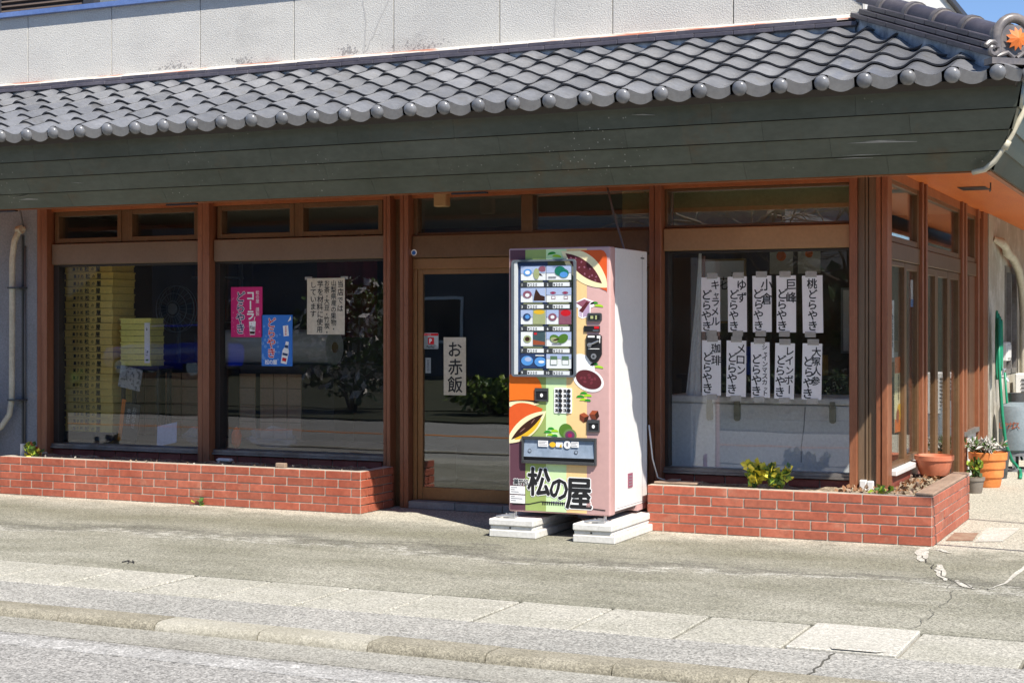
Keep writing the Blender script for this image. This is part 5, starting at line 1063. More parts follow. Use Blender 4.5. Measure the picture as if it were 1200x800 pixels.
def rp(pts, cx, cz, a): return [(cx+x*math.cos(a)-z*math.sin(a), cz+x*math.sin(a)+z*math.cos(a)) for x, z in pts]
b.sheet(rp([(-0.03, -0.09), (0.03, -0.09), (0.032, 0.02), (0.018, 0.05), (0.015, 0.10), (-0.015, 0.10), (-0.018, 0.05), (-0.032, 0.02)], x0+0.24, z0+0.11, -0.2), YS-0.001)
b.sheet(rp([(-0.026, -0.045), (0.026, -0.045), (0.026, 0.045), (-0.026, 0.045)], x0+0.245, z0+0.30, 0.1), YS-0.001)
b.sheet(rp([(-0.02, 0), (0.02, 0), (0.03, 0.03)], x0+0.28, z0+0.385, 0.5), YS-0.001)
b.use(c_navy); b.sheet(rp([(-0.017, 0.045), (0.017, 0.045), (0.015, 0.07), (-0.015, 0.07)], x0+0.24, z0+0.11, -0.2), YS-0.002); b.sheet(rp([(-0.026, -0.02), (0.026, -0.02), (0.026, 0.0), (-0.026, 0.0)], x0+0.24, z0+0.11, -0.2), YS-0.002)
b.use(c_red); b.sheet(rp([(-0.02, -0.07), (0.02, -0.07), (0.02, -0.04), (-0.02, -0.04)], x0+0.24, z0+0.11, -0.2), YS-0.002); b.vtext('どらやき', x0+0.245, z0+0.342, 0.021, YS-0.002, 0.03, 0.95)
b.build('bottle_picture', P)
# small stickers
P = thing('sticker', 'red and white payment sticker at the left edge of the sliding door', 'sticker', (-5.835, 11.275, 1.284)); y = 11.276
b = MB(c_white); b.prism(rrect(-5.901, -5.769, 1.284, 1.415, 0.01), y, y+0.0015); b.build('backing', P)
b = MB(c_red); b.sheet([(-5.900, 1.392), (-5.770, 1.392), (-5.770, 1.411), (-5.900, 1.411)], y-0.001); b.sheet(rrect(-5.862, -5.808, 1.322, 1.378, 0.006), y-0.001)
b.use(c_white); b.char('P', -5.828, 1.352, 0.048, y-0.002, 0.04); b.htext('コード決済', -5.892, 1.4015, 0.013, y-0.002, 0.0, 0.95); b.use(M_ink); b.htext('PayPay', -5.868, 1.303, 0.022, y-0.002, 0.015, 0.55); b.build('print', P)
P = thing('sticker', 'narrow white sticker below the payment sticker on the sliding door', 'sticker', (-5.862, 11.275, 1.089)); b = MB(c_white); b.box(-5.887, -5.838, y, y+0.0015, 1.089, 1.214); b.build('backing', P)
b = MB(M_grey_ink); b.vtext('営業時間', -5.862, 1.20, 0.026, y-0.001, 0.01, 0.95); b.build('print', P)
P = thing('sticker', 'tiny round blue sticker on the beam left above the sliding door', 'sticker', (-5.966, 11.226, 2.045)); b = MB(c_white); b.prism(ellipse(-5.966, 2.066, 0.026, 0.026, n=18), 11.2255, 11.227); b.build('backing', P)
b = MB(flat('sticker blue', (60, 120, 200))); b.sheet(ellipse(-5.966, 2.064, 0.018, 0.018, n=14), 11.225); b.build('print', P)
# papers behind the side panes
def side_paper(y0, y1, z0, z1, name, label, cat, m, group=None):
    P = thing(name, label, cat, (-2.20, (y0+y1)/2, z0), group); b = MB(m); b.box(-2.203, -2.201, y0, y1, z0, z1); b.build('paper', P); return P
def vt_side(b, txt, yc, ztop, h, off):
    b.T = Matrix.Translation((-2.199, yc, 0)) @ Matrix.Rotation(rad(90), 4, 'Z'); b.vtext(txt, 0, ztop, h, 0, off, 0.97, 0.03); b.T = None
P = side_paper(11.42, 11.68, 1.24, 1.66, 'paper_strip', 'grey paper with close brush writing and red maple behind the first side pane', 'paper sign', M_paper)
b = MB(M_ink)
for i, t in enumerate(('季節の和菓子', '手作りどら焼', '地元の味を')): vt_side(b, t, 11.48+0.07*i, 1.56, 0.052, 0.02)
b.build('lettering', P); b = MB(c_rust); b.T = Matrix.Translation((-2.199, 11.55, 0)) @ Matrix.Rotation(rad(90), 4, 'Z'); b.sheet(ellipse(0, 1.61, 0.05, 0.035), 0); b.build('print', P)
P = side_paper(11.98, 12.17, 1.25, 1.71, 'paper_strip', 'white brush lettered strip behind the second side pane', 'paper sign', M_paper); b = MB(M_ink); vt_side(b, 'どらやき', 12.075, 1.68, 0.105, 0.025); b.build('lettering', P)
P = side_paper(11.70, 12.0, 0.68, 1.24, 'poster', 'orange and white poster behind the side panes at the shop corner', 'poster', c_cream)
b = MB(c_orange); b.T = Matrix.Translation((-2.199, 11.85, 0)) @ Matrix.Rotation(rad(90), 4, 'Z')
for z0, z1 in ((1.12, 1.24), (0.68, 0.78)): b.sheet([(-0.15, z0), (0.15, z0), (0.15, z1), (-0.15, z1)], 0)
b.use(c_yel); b.sheet(ellipse(0.03, 0.83, 0.09, 0.06), -0.001); b.use(c_rust); b.sheet(ellipse(-0.04, 0.80, 0.06, 0.05), -0.002); b.T = None; b.use(M_ink); vt_side(b, '秋の栗蒸し', 11.85, 1.11, 0.05, 0.02); b.build('print', P)

P = side_paper(12.36, 12.46, 1.62, 1.83, 'sticker', 'small white and blue sticker high on the side pane by the first post', 'sticker', c_white)
b = MB(c_blue); b.T = Matrix.Translation((-2.199, 12.41, 0)) @ Matrix.Rotation(rad(90), 4, 'Z'); b.sheet([(-0.05, 1.62), (0.05, 1.62), (0.05, 1.68), (-0.05, 1.68)], 0); b.build('print', P)
# ================================================================== INSIDE THE SHOP
ORD = ['topmost', 'second from the top', 'third from the top', 'fourth from the top', 'fifth from the top', 'sixth from the top', 'seventh from the top', 'eighth from the top', 'ninth from the top', 'tenth from the top', 'eleventh from the top', 'twelfth from the top', 'thirteenth from the top', 'fourteenth from the top', 'fifteenth from the top', 'sixteenth from the top', 'seventeenth from the top', 'eighteenth from the top', 'nineteenth from the top', 'twentieth from the top', 'third from the bottom', 'second from the bottom', 'bottommost']
def tray_shell(P, m, w, d, h, lipw=0.012):
    b = MB(m); b.T = Matrix.Translation(WLOC[P])
    b.box(-w/2, w/2, 0, 0.012, 0.0, h-0.010); b.box(-w/2, w/2, d-0.012, d, 0.0, h-0.010); b.box(-w/2, -w/2+0.012, 0.012, d-0.012, 0.0, h-0.010); b.box(w/2-0.012, w/2, 0.012, d-0.012, 0, h-0.010); b.box(-w/2+0.012, w/2-0.012, 0.012, d-0.012, 0.0, 0.012)
    b.box(-w/2-lipw, w/2+lipw, -lipw, 0.0, h-0.016, h-0.003); b.box(w/2, w/2+lipw, 0.0, d, h-0.016, h-0.003); b.box(-w/2-lipw, -w/2, 0, d, h-0.016, h-0.003)
    return b.build('tray_body', P)
proto = None; TH = 0.0682
for i in range(23):
    z = 0.478+TH*(22-i); loc = (-9.70+R.uniform(-0.008, 0.008), 11.75+R.uniform(-0.006, 0.006), z); lab = 'yellow bakery tray, %s of the tall lettered stack in the left window' % ORD[i]
    if proto is None:
        proto = thing('bakery_tray', lab, 'tray', loc, 'lettered trays in the tall stack'); tray_shell(proto, M_crate, 0.55, 0.32, TH)
        b = MB(M_ink); b.T = Matrix.Translation(WLOC[proto])
        for ch, x, h in (('菓', -0.17, 0.036), ('子', -0.13, 0.034), ('処', -0.085, 0.036), ('松', -0.02, 0.052), ('の', 0.048, 0.034), ('屋', 0.112, 0.056)): b.char(ch, x, 0.028, h, -0.001, 0.03)
        b.build('lettering', proto)
    else: copy_thing(proto, loc, lab)
b = MB(M_dgrey); b.box(-9.98, -9.42, 11.74, 12.08, 0.40, 0.477); tag(b.build('dolly', org=(-9.7, 11.9, 0.4)), 'dark low base under the tall stack of yellow trays', 'base')
b = MB(M_dark); b.box(-9.36, -8.88, 11.73, 11.96, 1.075, 1.10)
P = thing('stand', 'small dark stand carrying the lime trays in the left window', 'stand', (-9.12, 11.85, 0.4)); b.build('top', P)
for x in (-9.33, -8.93):
    for y in (11.76, 11.92): MB(M_dark).box(x, x+0.03, y, y+0.03, 0.4, 1.075).build('leg', P)
proto = None
for i in range(8):
    z = 1.102+0.0555*(7-i); loc = (-9.155+R.uniform(-0.004, 0.004), 11.75, z); lab = 'lime yellow tray, %s of the short stack beside the tall one' % (ORD[i] if i < 5 else ('third from the bottom', 'second from the bottom', 'bottommost')[i-5])
    if proto is None: proto = thing('small_tray', lab, 'tray', loc, 'lime trays in the short stack'); tray_shell(proto, M_crate2, 0.34, 0.19, 0.0555, 0.008)
    else: copy_thing(proto, loc, lab)
P = thing('card', 'white card with small marks on the short tray stack', 'card', (-9.02, 11.735, 1.15)); b = MB(M_paper); b.box(-9.045, -8.985, 11.735, 11.737, 1.13, 1.50); b.build('paper', P); b = MB(M_ink); b.sheet([(-9.025, 1.43), (-9.01, 1.43), (-9.0175, 1.46)], 11.734); b.box(-9.03, -9.028, 11.734, 11.735, 1.20, 1.26); b.box(-9.03, -9.005, 11.734, 11.735, 1.20, 1.204); b.char('P', -9.0, 1.23, 0.04, 11.734, 0.03); b.use(c_moss); b.box(-9.03, -9.0, 11.734, 11.735, 1.15, 1.165); b.build('print', P)
b = MB(mat('newsprint', (0.42, 0.42, 0.41), 0.9, (0.12, 0.12, 0.12), 28, 0.5, 0.6)); b.T = Matrix.Translation((-9.2, 11.72, 1.0)) @ Matrix.Rotation(0.18, 4, 'Y'); b.box(-0.12, 0.13, 0, 0.006, -0.10, 0.09); b.box(-0.115, 0.135, -0.006, -0.001, -0.11, 0.08); b.T = None
tag(b.build('newspaper', org=(-9.2, 11.72, 1.0)), 'folded newspaper hanging below the lime tray stack', 'newspaper')
P = thing('floor_fan', 'grey floor fan with round cage in the left window', 'fan', (-9.60, 13.0, 0.06)); cx, cz = -9.641, 1.643
b = MB(M_dgrey); b.tube([(cx, 13.06, 0.08), (cx, 13.06, 1.6)], 0.022, 8); b.lathe([(0.2, 0.06), (0.2, 0.08), (0.05, 0.1)], (cx, 13.06, 0)); b.build('pole', P, smooth=40)
b = MB(flat('fan grey', (150, 150, 150)))
for rr, yy in ((0.235, 13.0), (0.235, 13.05), (0.16, 12.975), (0.08, 12.965)): b.tube([(cx+rr*math.cos(2*math.pi*i/28), yy, cz+rr*math.sin(2*math.pi*i/28)) for i in range(29)], 0.004, 4)
for i in range(24): a = 2*math.pi*i/24; b.tube([(cx+0.235*math.cos(a), 13.0, cz+0.235*math.sin(a)), (cx+0.16*math.cos(a), 12.975, cz+0.16*math.sin(a)), (cx+0.05*math.cos(a), 12.96, cz+0.05*math.sin(a))], 0.002, 3)
b.build('cage', P)
b = MB(flat('fan hub', (190, 190, 188))); b.cyl((cx, 12.95, cz), (cx, 12.965, cz), 0.055, n=18); b.build('hub', P)
for k in range(4): a = k*math.pi/2; b = MB(M_dgrey); b.add([(cx+0.04*math.cos(a), 13.01, cz+0.04*math.sin(a)), (cx+0.2*math.cos(a-0.3), 13.0, cz+0.2*math.sin(a-0.3)), (cx+0.2*math.cos(a+0.35), 13.03, cz+0.2*math.sin(a+0.35)), (cx+0.05*math.cos(a+0.8), 13.03, cz+0.05*math.sin(a+0.8))], [(0, 1, 2, 3)]); b.build('blade', P)
# long counter with paper screen doors
P = thing('counter', 'long dark counter with peach paper screen doors behind the two left windows', 'counter', (-9.1, 13.05, 0.06))
b = MB(M_dark); b.box(-10.3, -7.2, 13.02, 13.6, 0.06, 1.07); b.box(-10.35, -7.1, 12.98, 13.65, 1.07, 1.10); b.build('carcass', P)
for x0, x1 in ((-10.2, -9.83), (-9.76, -9.36), (-9.28, -9.1), (-9.07, -8.68), (-8.62, -8.15)):
    b = MB(M_shoji); b.box(x0, x1, 13.0, 13.015, 0.2, 1.0); o = b.build('screen_door', P); b = MB(M_lattice); n = max(2, int((x1-x0)/0.15))
    for i in range(1, n): b.box(x0+(x1-x0)*i/n-0.004, x0+(x1-x0)*i/n+0.004, 12.995, 13.0, 0.2, 1.0)
    for i in range(1, 5): b.box(x0, x1, 12.996, 13.0, 0.2+0.165*i-0.004, 0.2+0.165*i+0.004)
    b.build('lattice', o)
P = thing('film_roll', 'large roll of clear wrapping film lying on its side in the second window', 'roll', (-8.2, 12.75, 1.10))
b = MB(M_roll); b.lathe([(0.05, -8.86), (0.165, -8.86), (0.168, -8.84), (0.168, -7.66), (0.165, -7.64), (0.05, -7.64)], (0, 12.78, 1.268), 28, 0); b.build('film', P, smooth=40)
b = MB(M_card_core); b.lathe([(0.03, -8.87), (0.05, -8.87), (0.05, -7.63), (0.03, -7.63)], (0, 12.78, 1.268), 16, 0); b.build('core', P, smooth=40)
b = MB(M_dark); b.box(-8.9, -7.55, 12.6, 13.0, 1.06, 1.10); b.box(-8.9, -8.85, 12.62, 12.98, 0.06, 1.06); b.box(-7.6, -7.55, 12.62, 12.98, 0.06, 1.06); tag(b.build('bench', org=(-8.2, 12.8, 0.06)), 'dark bench under the clear film roll', 'bench')
def crumple(name, label, cat, c, r, m, sq, j=0.25):
    b = MB(m); b.ball((0, 0, 0), 1.0, 14, 9); b.v = [Vector((c[0]+v.x*r*sq[0]*(1+R.uniform(-j, j)), c[1]+v.y*r*sq[1]*(1+R.uniform(-j, j)), c[2]+r*sq[2]+v.z*r*sq[2]*(1+R.uniform(-j, j)))) for v in b.v]
    return tag(b.build(name, org=c), label, cat)
crumple('plastic_bag', 'crumpled clear plastic bag on the ledge of the second window', 'bag', (-7.55, 11.62, 0.41), 0.17, M_bagplastic, (1.5, 0.5, 0.5), 0.35)
crumple('plastic_bag', 'loose clear plastic sheet beside the blue paper in the left window', 'bag', (-8.36, 11.62, 0.41), 0.15, M_bagplastic, (1.0, 0.5, 0.5), 0.3)
crumple('net_bag', 'small orange net bag at the left of the second window ledge', 'bag', (-7.80+-0.03, 11.44, 0.41), 0.055, M_net, (0.8, 0.8, 1.6), 0.15)
b = MB(mat('blue white paper', (0.45, 0.50, 0.66), 0.8)); b.T = Matrix.Translation((-8.62, 11.5, 0.41)) @ Matrix.Rotation(-0.2, 4, 'Y') @ Matrix.Rotation(-0.3, 4, 'X'); b.box(-0.11, 0.11, 0, 0.003, 0.0, 0.19); b.T = None; tag(b.build('paper_sheet', org=(-8.62, 11.5, 0.41)), 'pale blue paper sheet leaning on the left window ledge', 'paper')
P = thing('leaning_sign', 'dark leaning sign with an orange edge beside the tall tray stack', 'sign', (-9.26, 11.66, 0.40)); b = MB(M_black); b.T = Matrix.Translation((-9.28, 11.66, 0.42)) @ Matrix.Rotation(0.14, 4, 'Y'); b.box(0.03, 0.20, 0, 0.01, 0, 0.36); b.build('board', P)
b = MB(mat('orange edge', (0.75, 0.20, 0.02), 0.5)); b.T = Matrix.Translation((-9.28, 11.66, 0.42)) @ Matrix.Rotation(0.14, 4, 'Y'); b.box(-0.01, 0.03, -0.004, 0.012, 0, 0.38); b.build('edge', P)
b = MB(flat('sign print', (180, 180, 180))); b.T = Matrix.Translation((-9.28, 11.66, 0.42)) @ Matrix.Rotation(0.14, 4, 'Y'); b.vtext('お知らせ', 0.14, 0.33, 0.05, -0.002, 0.01); b.vtext('本日休', 0.08, 0.31, 0.05, -0.002, 0.01); b.build('lettering', P)
b = MB(mat('maroon cloth', (0.20, 0.02, 0.03), 0.85)); vs = [(-8.95+0.75*i/20, 14.6+0.025*math.sin(i*1.1), z) for z in (1.35, 2.5) for i in range(21)]; b.add(vs, [(i, i+1, i+22, i+21) for i in range(20)]); tag(b.build('hanging_cloth', org=(-8.6, 14.6, 1.35), smooth=180), 'maroon cloth hanging deep inside the shop behind the film roll', 'cloth')
P = thing('storage_rack', 'grey steel rack with cartons deep inside behind the floor fan', 'rack', (-11.0, 14.6, 0.06))
for x in (-11.5, -10.1):
    for y in (14.4, 14.8): MB(M_steel).box(x, x+0.035, y, y+0.035, 0.06, 2.3).build('upright', P)
for z in (1.0, 1.5, 2.0): MB(M_steel).box(-11.5, -10.06, 14.4, 14.84, z, z+0.02).build('shelf', P)
for i, (x, z, w, h, c_) in enumerate(((-11.2, 1.02, 0.4, 0.3, (150, 120, 80)), (-10.6, 1.02, 0.5, 0.36, (120, 130, 140)), (-11.0, 1.52, 0.6, 0.34, (160, 150, 130)), (-10.4, 1.52, 0.3, 0.25, (130, 60, 40)), (-10.8, 2.02, 0.7, 0.2, (150, 120, 80)))):
    b = MB(flat('rack carton %d' % i, c_)); b.box(x-w/2, x+w/2, 14.45, 14.78, z, z+h); tag(b.build('carton', org=(x, 14.6, z), bevel=0.005), ('brown carton on the lowest rack shelf, left', 'grey carton on the lowest rack shelf, right', 'pale wide carton on the middle rack shelf', 'small rusty carton on the middle rack shelf', 'flat brown carton on the top rack shelf')[i], 'carton')
# right bay
b = MB(mat('olive roller blind', (0.72, 0.68, 0.34), 0.85, (0.66, 0.61, 0.29), 2)); b.box(-3.82, -2.44, 11.42, 11.425, 2.15, 2.53); b.box(-4.24, -3.97, 11.42, 11.425, 2.15, 2.53); b.box(-4.26, -2.43, 11.40, 11.445, 2.53, 2.56); tag(b.build('roller_blind', org=(-3.3, 11.42, 2.15)), 'olive roller blind behind the transom panes of the right bay', 'blind')
P = thing('curtain', 'white curtain hanging at the left of the right window', 'curtain', (-3.8, 11.8, 0.1)); b = MB(M_curtain)
nn = 16; vs = []
for j in range(9):
    t = j/8; z = 2.15-1.85*t
    for i in range(nn+1):
        u = i/nn; xl = -3.735-0.20*t**1.3; vs.append((xl+(-3.72+-0.02*t-xl)*u, 11.8+0.018*math.sin(u*14+t)*(0.4+t), z))
b.add(vs, [(j*(nn+1)+i, j*(nn+1)+i+1, (j+1)*(nn+1)+i+1, (j+1)*(nn+1)+i) for j in range(8) for i in range(nn)]); b.build('cloth', P, smooth=180)
b = MB(M_post); b.box(-3.72, -3.70, 11.81, 11.84, 0.06, 2.02); b.build('edge_pole', P)
P = thing('chest_cabinet', 'low white chest cabinet with three latches under the flavour strips', 'cabinet', (-3.2, 11.9, 0.06)); b = MB(M_freezer); b.box(-3.98, -2.44, 11.70, 12.3, 0.06, 0.868); b.build('body', P, bevel=0.008); b = MB(M_freezer); b.box(-3.985, -2.435, 11.692, 12.31, 0.875, 0.928); b.build('lid', P, bevel=0.01)
for x in (-3.616, -3.397, -2.658): b = MB(flat('latch beige', (150, 146, 128))); b.prism(rrect(x-0.024, x+0.024, 0.74, 0.885, 0.022), 11.672, 11.70); b.box(x-0.02, x+0.02, 11.668, 11.692, 0.87, 0.90); b.build('latch', P, bevel=0.004)
b = MB(M_grey_ink); b.tube([(-2.87, 11.695, 0.86), (-2.88, 11.695, 0.7), (-2.90, 11.695, 0.55), (-2.90, 11.695, 0.44)], 0.003, 5); b.build('wire', P)
def framed(name, label, cat, x0, x1, z0, z1, y, fm, inner, ink=True):
    P = thing(name, label, cat, ((x0+x1)/2, y, z0)); b = MB(fm); ring(b, x0, x1, z0, z1, 0.022, y-0.025, y); b.build('frame', P); b = MB(inner); b.box(x0+0.022, x1-0.022, y-0.012, y-0.002, z0+0.022, z1-0.022); b.build('picture', P)
    if ink:
        b = MB(M_ink)
        for q in range(3): b.char('心花和'[q], x0+(x1-x0)*(0.72, 0.45, 0.25)[q], z0+(z1-z0)*(0.7, 0.62, 0.3)[q], (x1-x0)*0.3, y-0.014, 0.01)
        b.build('brushwork', P)
    return P
gold = mat('gilt frame', (0.34, 0.20, 0.05), 0.45)
framed('picture_frame', 'gilt framed brush painting on the inner wall left of the strips', 'picture', -4.90, -4.42, 1.5, 2.16, 15.55, gold, M_paper)
b = MB(M_paper_y); P = thing('certificate', 'left of two yellowed papers high on the inner wall', 'paper', (-4.07, 15.59, 2.0)); b.box(-4.19, -3.95, 15.59, 15.595, 2.0, 2.32); b.build('paper', P); MB(c_orange).sheet(ellipse(-4.07, 2.18, 0.05, 0.05), 15.588).build('seal', P)
b = MB(M_paper_y); P = thing('certificate', 'right of two yellowed papers high on the inner wall', 'paper', (-3.79, 15.59, 2.0)); b.box(-3.90, -3.67, 15.59, 15.595, 2.0, 2.34); b.build('paper', P); MB(c_orange).sheet(ellipse(-3.785, 2.2, 0.04, 0.04), 15.588).build('seal', P)
framed('picture_frame', 'grey framed calendar on the inner wall at the right window edge', 'picture', -3.45, -3.26, 1.2, 1.85, 15.55, flat('calendar frame', (150, 150, 150)), M_paper, False)
b = MB(M_dark); b.box(-4.9, -2.5, 14.9, 15.4, 0.06, 0.95); b.box(-4.95, -2.45, 14.88, 15.42, 0.95, 0.99); tag(b.build('back_shelf', org=(-3.7, 15.1, 0.06)), 'dark low shelf against the inner wall behind the strips', 'shelf')
for x, z, w, h, m, l_ in ((-4.3, 0.99, 0.16, 0.28, 'display blue', 'blue carton on the dark inner shelf'), (-3.6, 0.99, 0.2, 0.2, 'ochre carton', 'ochre carton on the dark inner shelf'), (-2.85, 0.99, 0.35, 0.34, 'tan carton', 'tan carton at the right of the inner shelf')):
    mm_ = flat(m, {'display blue': (30, 60, 170), 'ochre carton': (150, 110, 40), 'tan carton': (140, 110, 70)}[m]); b = MB(mm_); b.box(x-w/2, x+w/2, 15.0, 15.2, z, z+h); b.use(M_paper); b.box(x-w*0.25, x+w*0.25, 14.998, 15.0, z+h*0.4, z+h*0.7); tag(b.build('carton', org=(x, 15.1, z), bevel=0.004), l_, 'carton')

# ================================================================== AROUND THE CORNER, RIGHT
def pot(name, label, loc, prof, m, n=28):
    P = thing(name, label, 'plant pot', loc); b = MB(m); b.lathe(prof, loc, n); b.build('bowl', P, smooth=35); r = prof[-1][0]; b = MB(M_dirt); b.lathe([(r*0.9, prof[-1][1]+0.002), (0.001, prof[-1][1]+0.006)], loc, n); b.build('soil', P); return P
pot('terracotta_bowl', 'wide terracotta bowl standing on the corner of the right planter', (-1.995, 12.19, PZ+0.002), [(0.085, 0), (0.10, 0.004), (0.125, 0.06), (0.136, 0.115), (0.146, 0.118), (0.148, 0.152), (0.140, 0.155), (0.132, 0.13)], M_terra)
pot('ribbed_pot', 'large ribbed orange pot with a silvery plant by the side door', (-1.95, 14.85, 0), [(0.105, 0), (0.115, 0.02), (0.125, 0.085), (0.138, 0.095), (0.142, 0.165), (0.154, 0.175), (0.158, 0.245), (0.172, 0.255), (0.175, 0.315), (0.165, 0.32), (0.155, 0.29)], M_orange_pot)
plant('silver_plant', 'silvery white trailing plant growing in the ribbed orange pot', 'plant', (-1.95, 14.85, 0.29), 26, 420, 0.07, [LS, LS, LS, LM], 0.24, 0.13, asp=0.16)
pot('small_pot', 'small dark grey pot with an orange flowering plant beside the orange pot', (-1.985, 14.25, 0), [(0.06, 0), (0.065, 0.01), (0.082, 0.11), (0.09, 0.112), (0.092, 0.14), (0.08, 0.138)], M_grey_pot)
plant('flowering_plant', 'leafy plant with rusty orange flowers in the small grey pot', 'plant', (-1.985, 14.25, 0.13), 9, 90, 0.05, [LD, LM, LL, LR], 0.10, 0.16)
# hose on a wall tap
P = thing('garden_hose', 'green garden hose hung on the side wall tap and trailing down to the ground', 'hose', (-2.08, 15.9, 1.0))
b = MB(M_green_hose)
for k in range(4):
    o_ = 0.012*k; b.tube([(-2.06+0.012*k, 16.36+0.05*math.sin(a)*1.0+0.02*k, 1.28+(0.34-0.03*k)*math.cos(a)) for a in [2*math.pi*i/20 for i in range(21)]], 0.013, 6)
b.build('coil', P, smooth=180)
b = MB(M_green_hose); b.tube([(-2.04, 16.30, 1.55), (-2.02, 16.24, 1.0), (-2.0, 16.28, 0.6), (-1.97, 16.3, 0.3), (-1.92, 16.4, 0.12), (-1.85, 16.5, 0.02), (-1.80, 16.1, 0.015), (-1.76, 15.7, 0.015)], 0.017, 8); b.tube([(-2.0, 16.5, 1.0), (-1.98, 16.6, 0.5), (-1.9, 16.7, 0.25), (-1.86, 16.75, 0.1)], 0.013, 6); b.build('tail', P, smooth=180)
P = thing('wall_tap', 'steel tap with pipes on the worn side wall by the green hose', 'tap', (-2.12, 16.7, 0.9)); b = MB(M_steel); b.tube([(-2.12, 16.75, 0.95), (-2.03, 16.75, 0.95), (-2.0, 16.75, 0.90)], 0.02, 8); b.cyl((-2.05, 16.75, 0.97), (-2.05, 16.75, 1.02), 0.012, n=8); b.cyl((-2.05, 16.75, 1.02), (-2.05, 16.75, 1.035), 0.04, n=12); b.build('body', P, smooth=40)
b = MB(M_white2); b.tube([(-2.09, 16.9, 0.0), (-2.09, 16.9, 0.9), (-2.1, 16.95, 1.2)], 0.018, 8); b.build('supply_pipe', P, smooth=40)
b = MB(M_white2); b.box(-2.125, -2.06, 17.2, 17.5, 1.10, 1.30); b.box(-2.06, -2.05, 17.23, 17.47, 1.13, 1.27); b.box(-2.125, -2.09, 16.95, 17.12, 1.0, 1.14); tag(b.build('meter_box', org=(-2.1, 17.35, 1.1), bevel=0.008), 'white meter boxes on the side wall below the pipe bend', 'meter box')
b = MB(M_beige_pipe); b.tube([(-2.13, 16.66, 2.36), (-2.06, 16.7, 2.33), (-2.05, 17.0, 2.29), (-2.06, 17.2, 2.24), (-2.05, 17.6, 2.21), (-2.05, 18.1, 2.10), (-2.05, 18.45, 1.9), (-2.05, 18.6, 1.6), (-2.06, 18.68, 1.2), (-2.06, 18.72, 0.5), (-2.06, 18.72, 0.0)], [0.03, 0.045, 0.04, 0.05, 0.045, 0.045, 0.045, 0.045, 0.045, 0.045, 0.045], 10); tag(b.build('drain_pipe', org=(-2.05, 18.6, 1.2), smooth=50), 'beige wrapped pipe bending down the side wall on the right', 'pipe')
P = thing('gas_bottle', 'grey gas bottle standing by the worn side wall', 'gas bottle', (-1.90, 16.62, 0.2)); b = MB(M_gas); b.lathe([(0.14, 0.19), (0.175, 0.22), (0.178, 0.60), (0.16, 0.66), (0.06, 0.71)], (-1.90, 16.62, 0), 26); b.build('tank', P, smooth=40); b = MB(M_dgrey); b.lathe([(0.08, 0.69), (0.09, 0.79), (0.08, 0.79), (0.07, 0.70)], (-1.90, 16.62, 0), 18); b.build('collar', P, smooth=40); b = MB(M_steel); b.cyl((-1.9, 16.62, 0.70), (-1.9, 16.62, 0.78), 0.03, n=10); b.build('valve', P)
b = MB(flat('gas lettering', (150, 90, 70))); b.T = Matrix.Translation((-1.92, 16.438, 0)); b.htext('LPガス', -0.11, 0.47, 0.08, 0, 0.02, 0.62); b.build('lettering', P)
for i, (x, y) in enumerate(((-1.97, 16.52), (-1.57, 16.52))):
    P = thing('hollow_block', 'grey hollow concrete block under the gas bottle, %s one' % ('left', 'right')[i], 'concrete block', (x, y, 0), 'hollow blocks under the gas bottle'); b = MB(M_side_conc); b.box(x-0.19, x+0.19, y-0.05, y+0.25, 0, 0.03); b.box(x-0.19, x+0.19, y-0.05, y+0.25, 0.16, 0.19)
    for q in (-0.19, -0.075, 0.045, 0.16): b.box(x+q, x+q+0.03, y-0.048, y+0.25, 0.03, 0.16)
    b.build('body', P)
P = thing('condenser', 'white outdoor air conditioner unit at the far right beyond the gas bottle', 'air conditioner', (-1.7, 18.1, 0)); b = MB(M_white2); b.box(-2.07, -1.35, 17.95, 18.25, 0.48, 0.95); b.build('casing', P, bevel=0.012); b = MB(M_dgrey)
for i in range(9): b.box(-2.0, -1.5, 17.94, 17.95, 0.53+0.043*i, 0.545+0.043*i)
b.build('grille', P); b = MB(M_side_conc); b.box(-2.07, -1.9, 17.95, 18.25, 0, 0.48); b.box(-1.52, -1.35, 17.95, 18.25, 0, 0.48); b.build('stand', P)
b = MB(mat('dark block wall', (0.05, 0.055, 0.045), 0.9, (0.08, 0.085, 0.07), 3)); b.box(-2.2, 9, 21.5, 21.65, 0, 2.6); tag(b.build('back_wall', org=(0, 21.5, 0)), 'dark wall closing the yard at the far right', 'wall')
for p, l_, c_, nm2 in (((-1.99, 15.75, 0.0), 'bucket', 'bucket', 'bucket'),):
    b = MB(M_dgrey); b.lathe([(0.10, 0), (0.13, 0.26), (0.125, 0.26), (0.1, 0.02)], p, 18); tag(b.build(nm2, org=p, smooth=40), 'dark bucket by the side wall behind the green hose', c_)
# drain tube from the roof corner
def on_side(y, z): return (fx(9.7)+(fx(10.05)-fx(9.7))*(2.955-z)/0.515+0.05, y, z)
b = MB(M_beige_pipe); b.tube([(-1.04, 9.98, 2.86), (-1.08, 9.93, 2.80), (-1.165, 9.93, 2.63), (-1.21, 9.93, 2.555), (-1.265, 9.93, 2.475), (-1.325, 9.95, 2.43), (-1.40, 9.98, 2.418)], 0.0165, 10)
b.tube([(-1.185, 9.93, 2.60), (-1.21, 9.93, 2.55)], 0.024, 10); tag(b.build('drain_tube', org=(-1.2, 9.93, 2.6), smooth=180), 'cream drain tube bent down from the roof corner', 'tube')
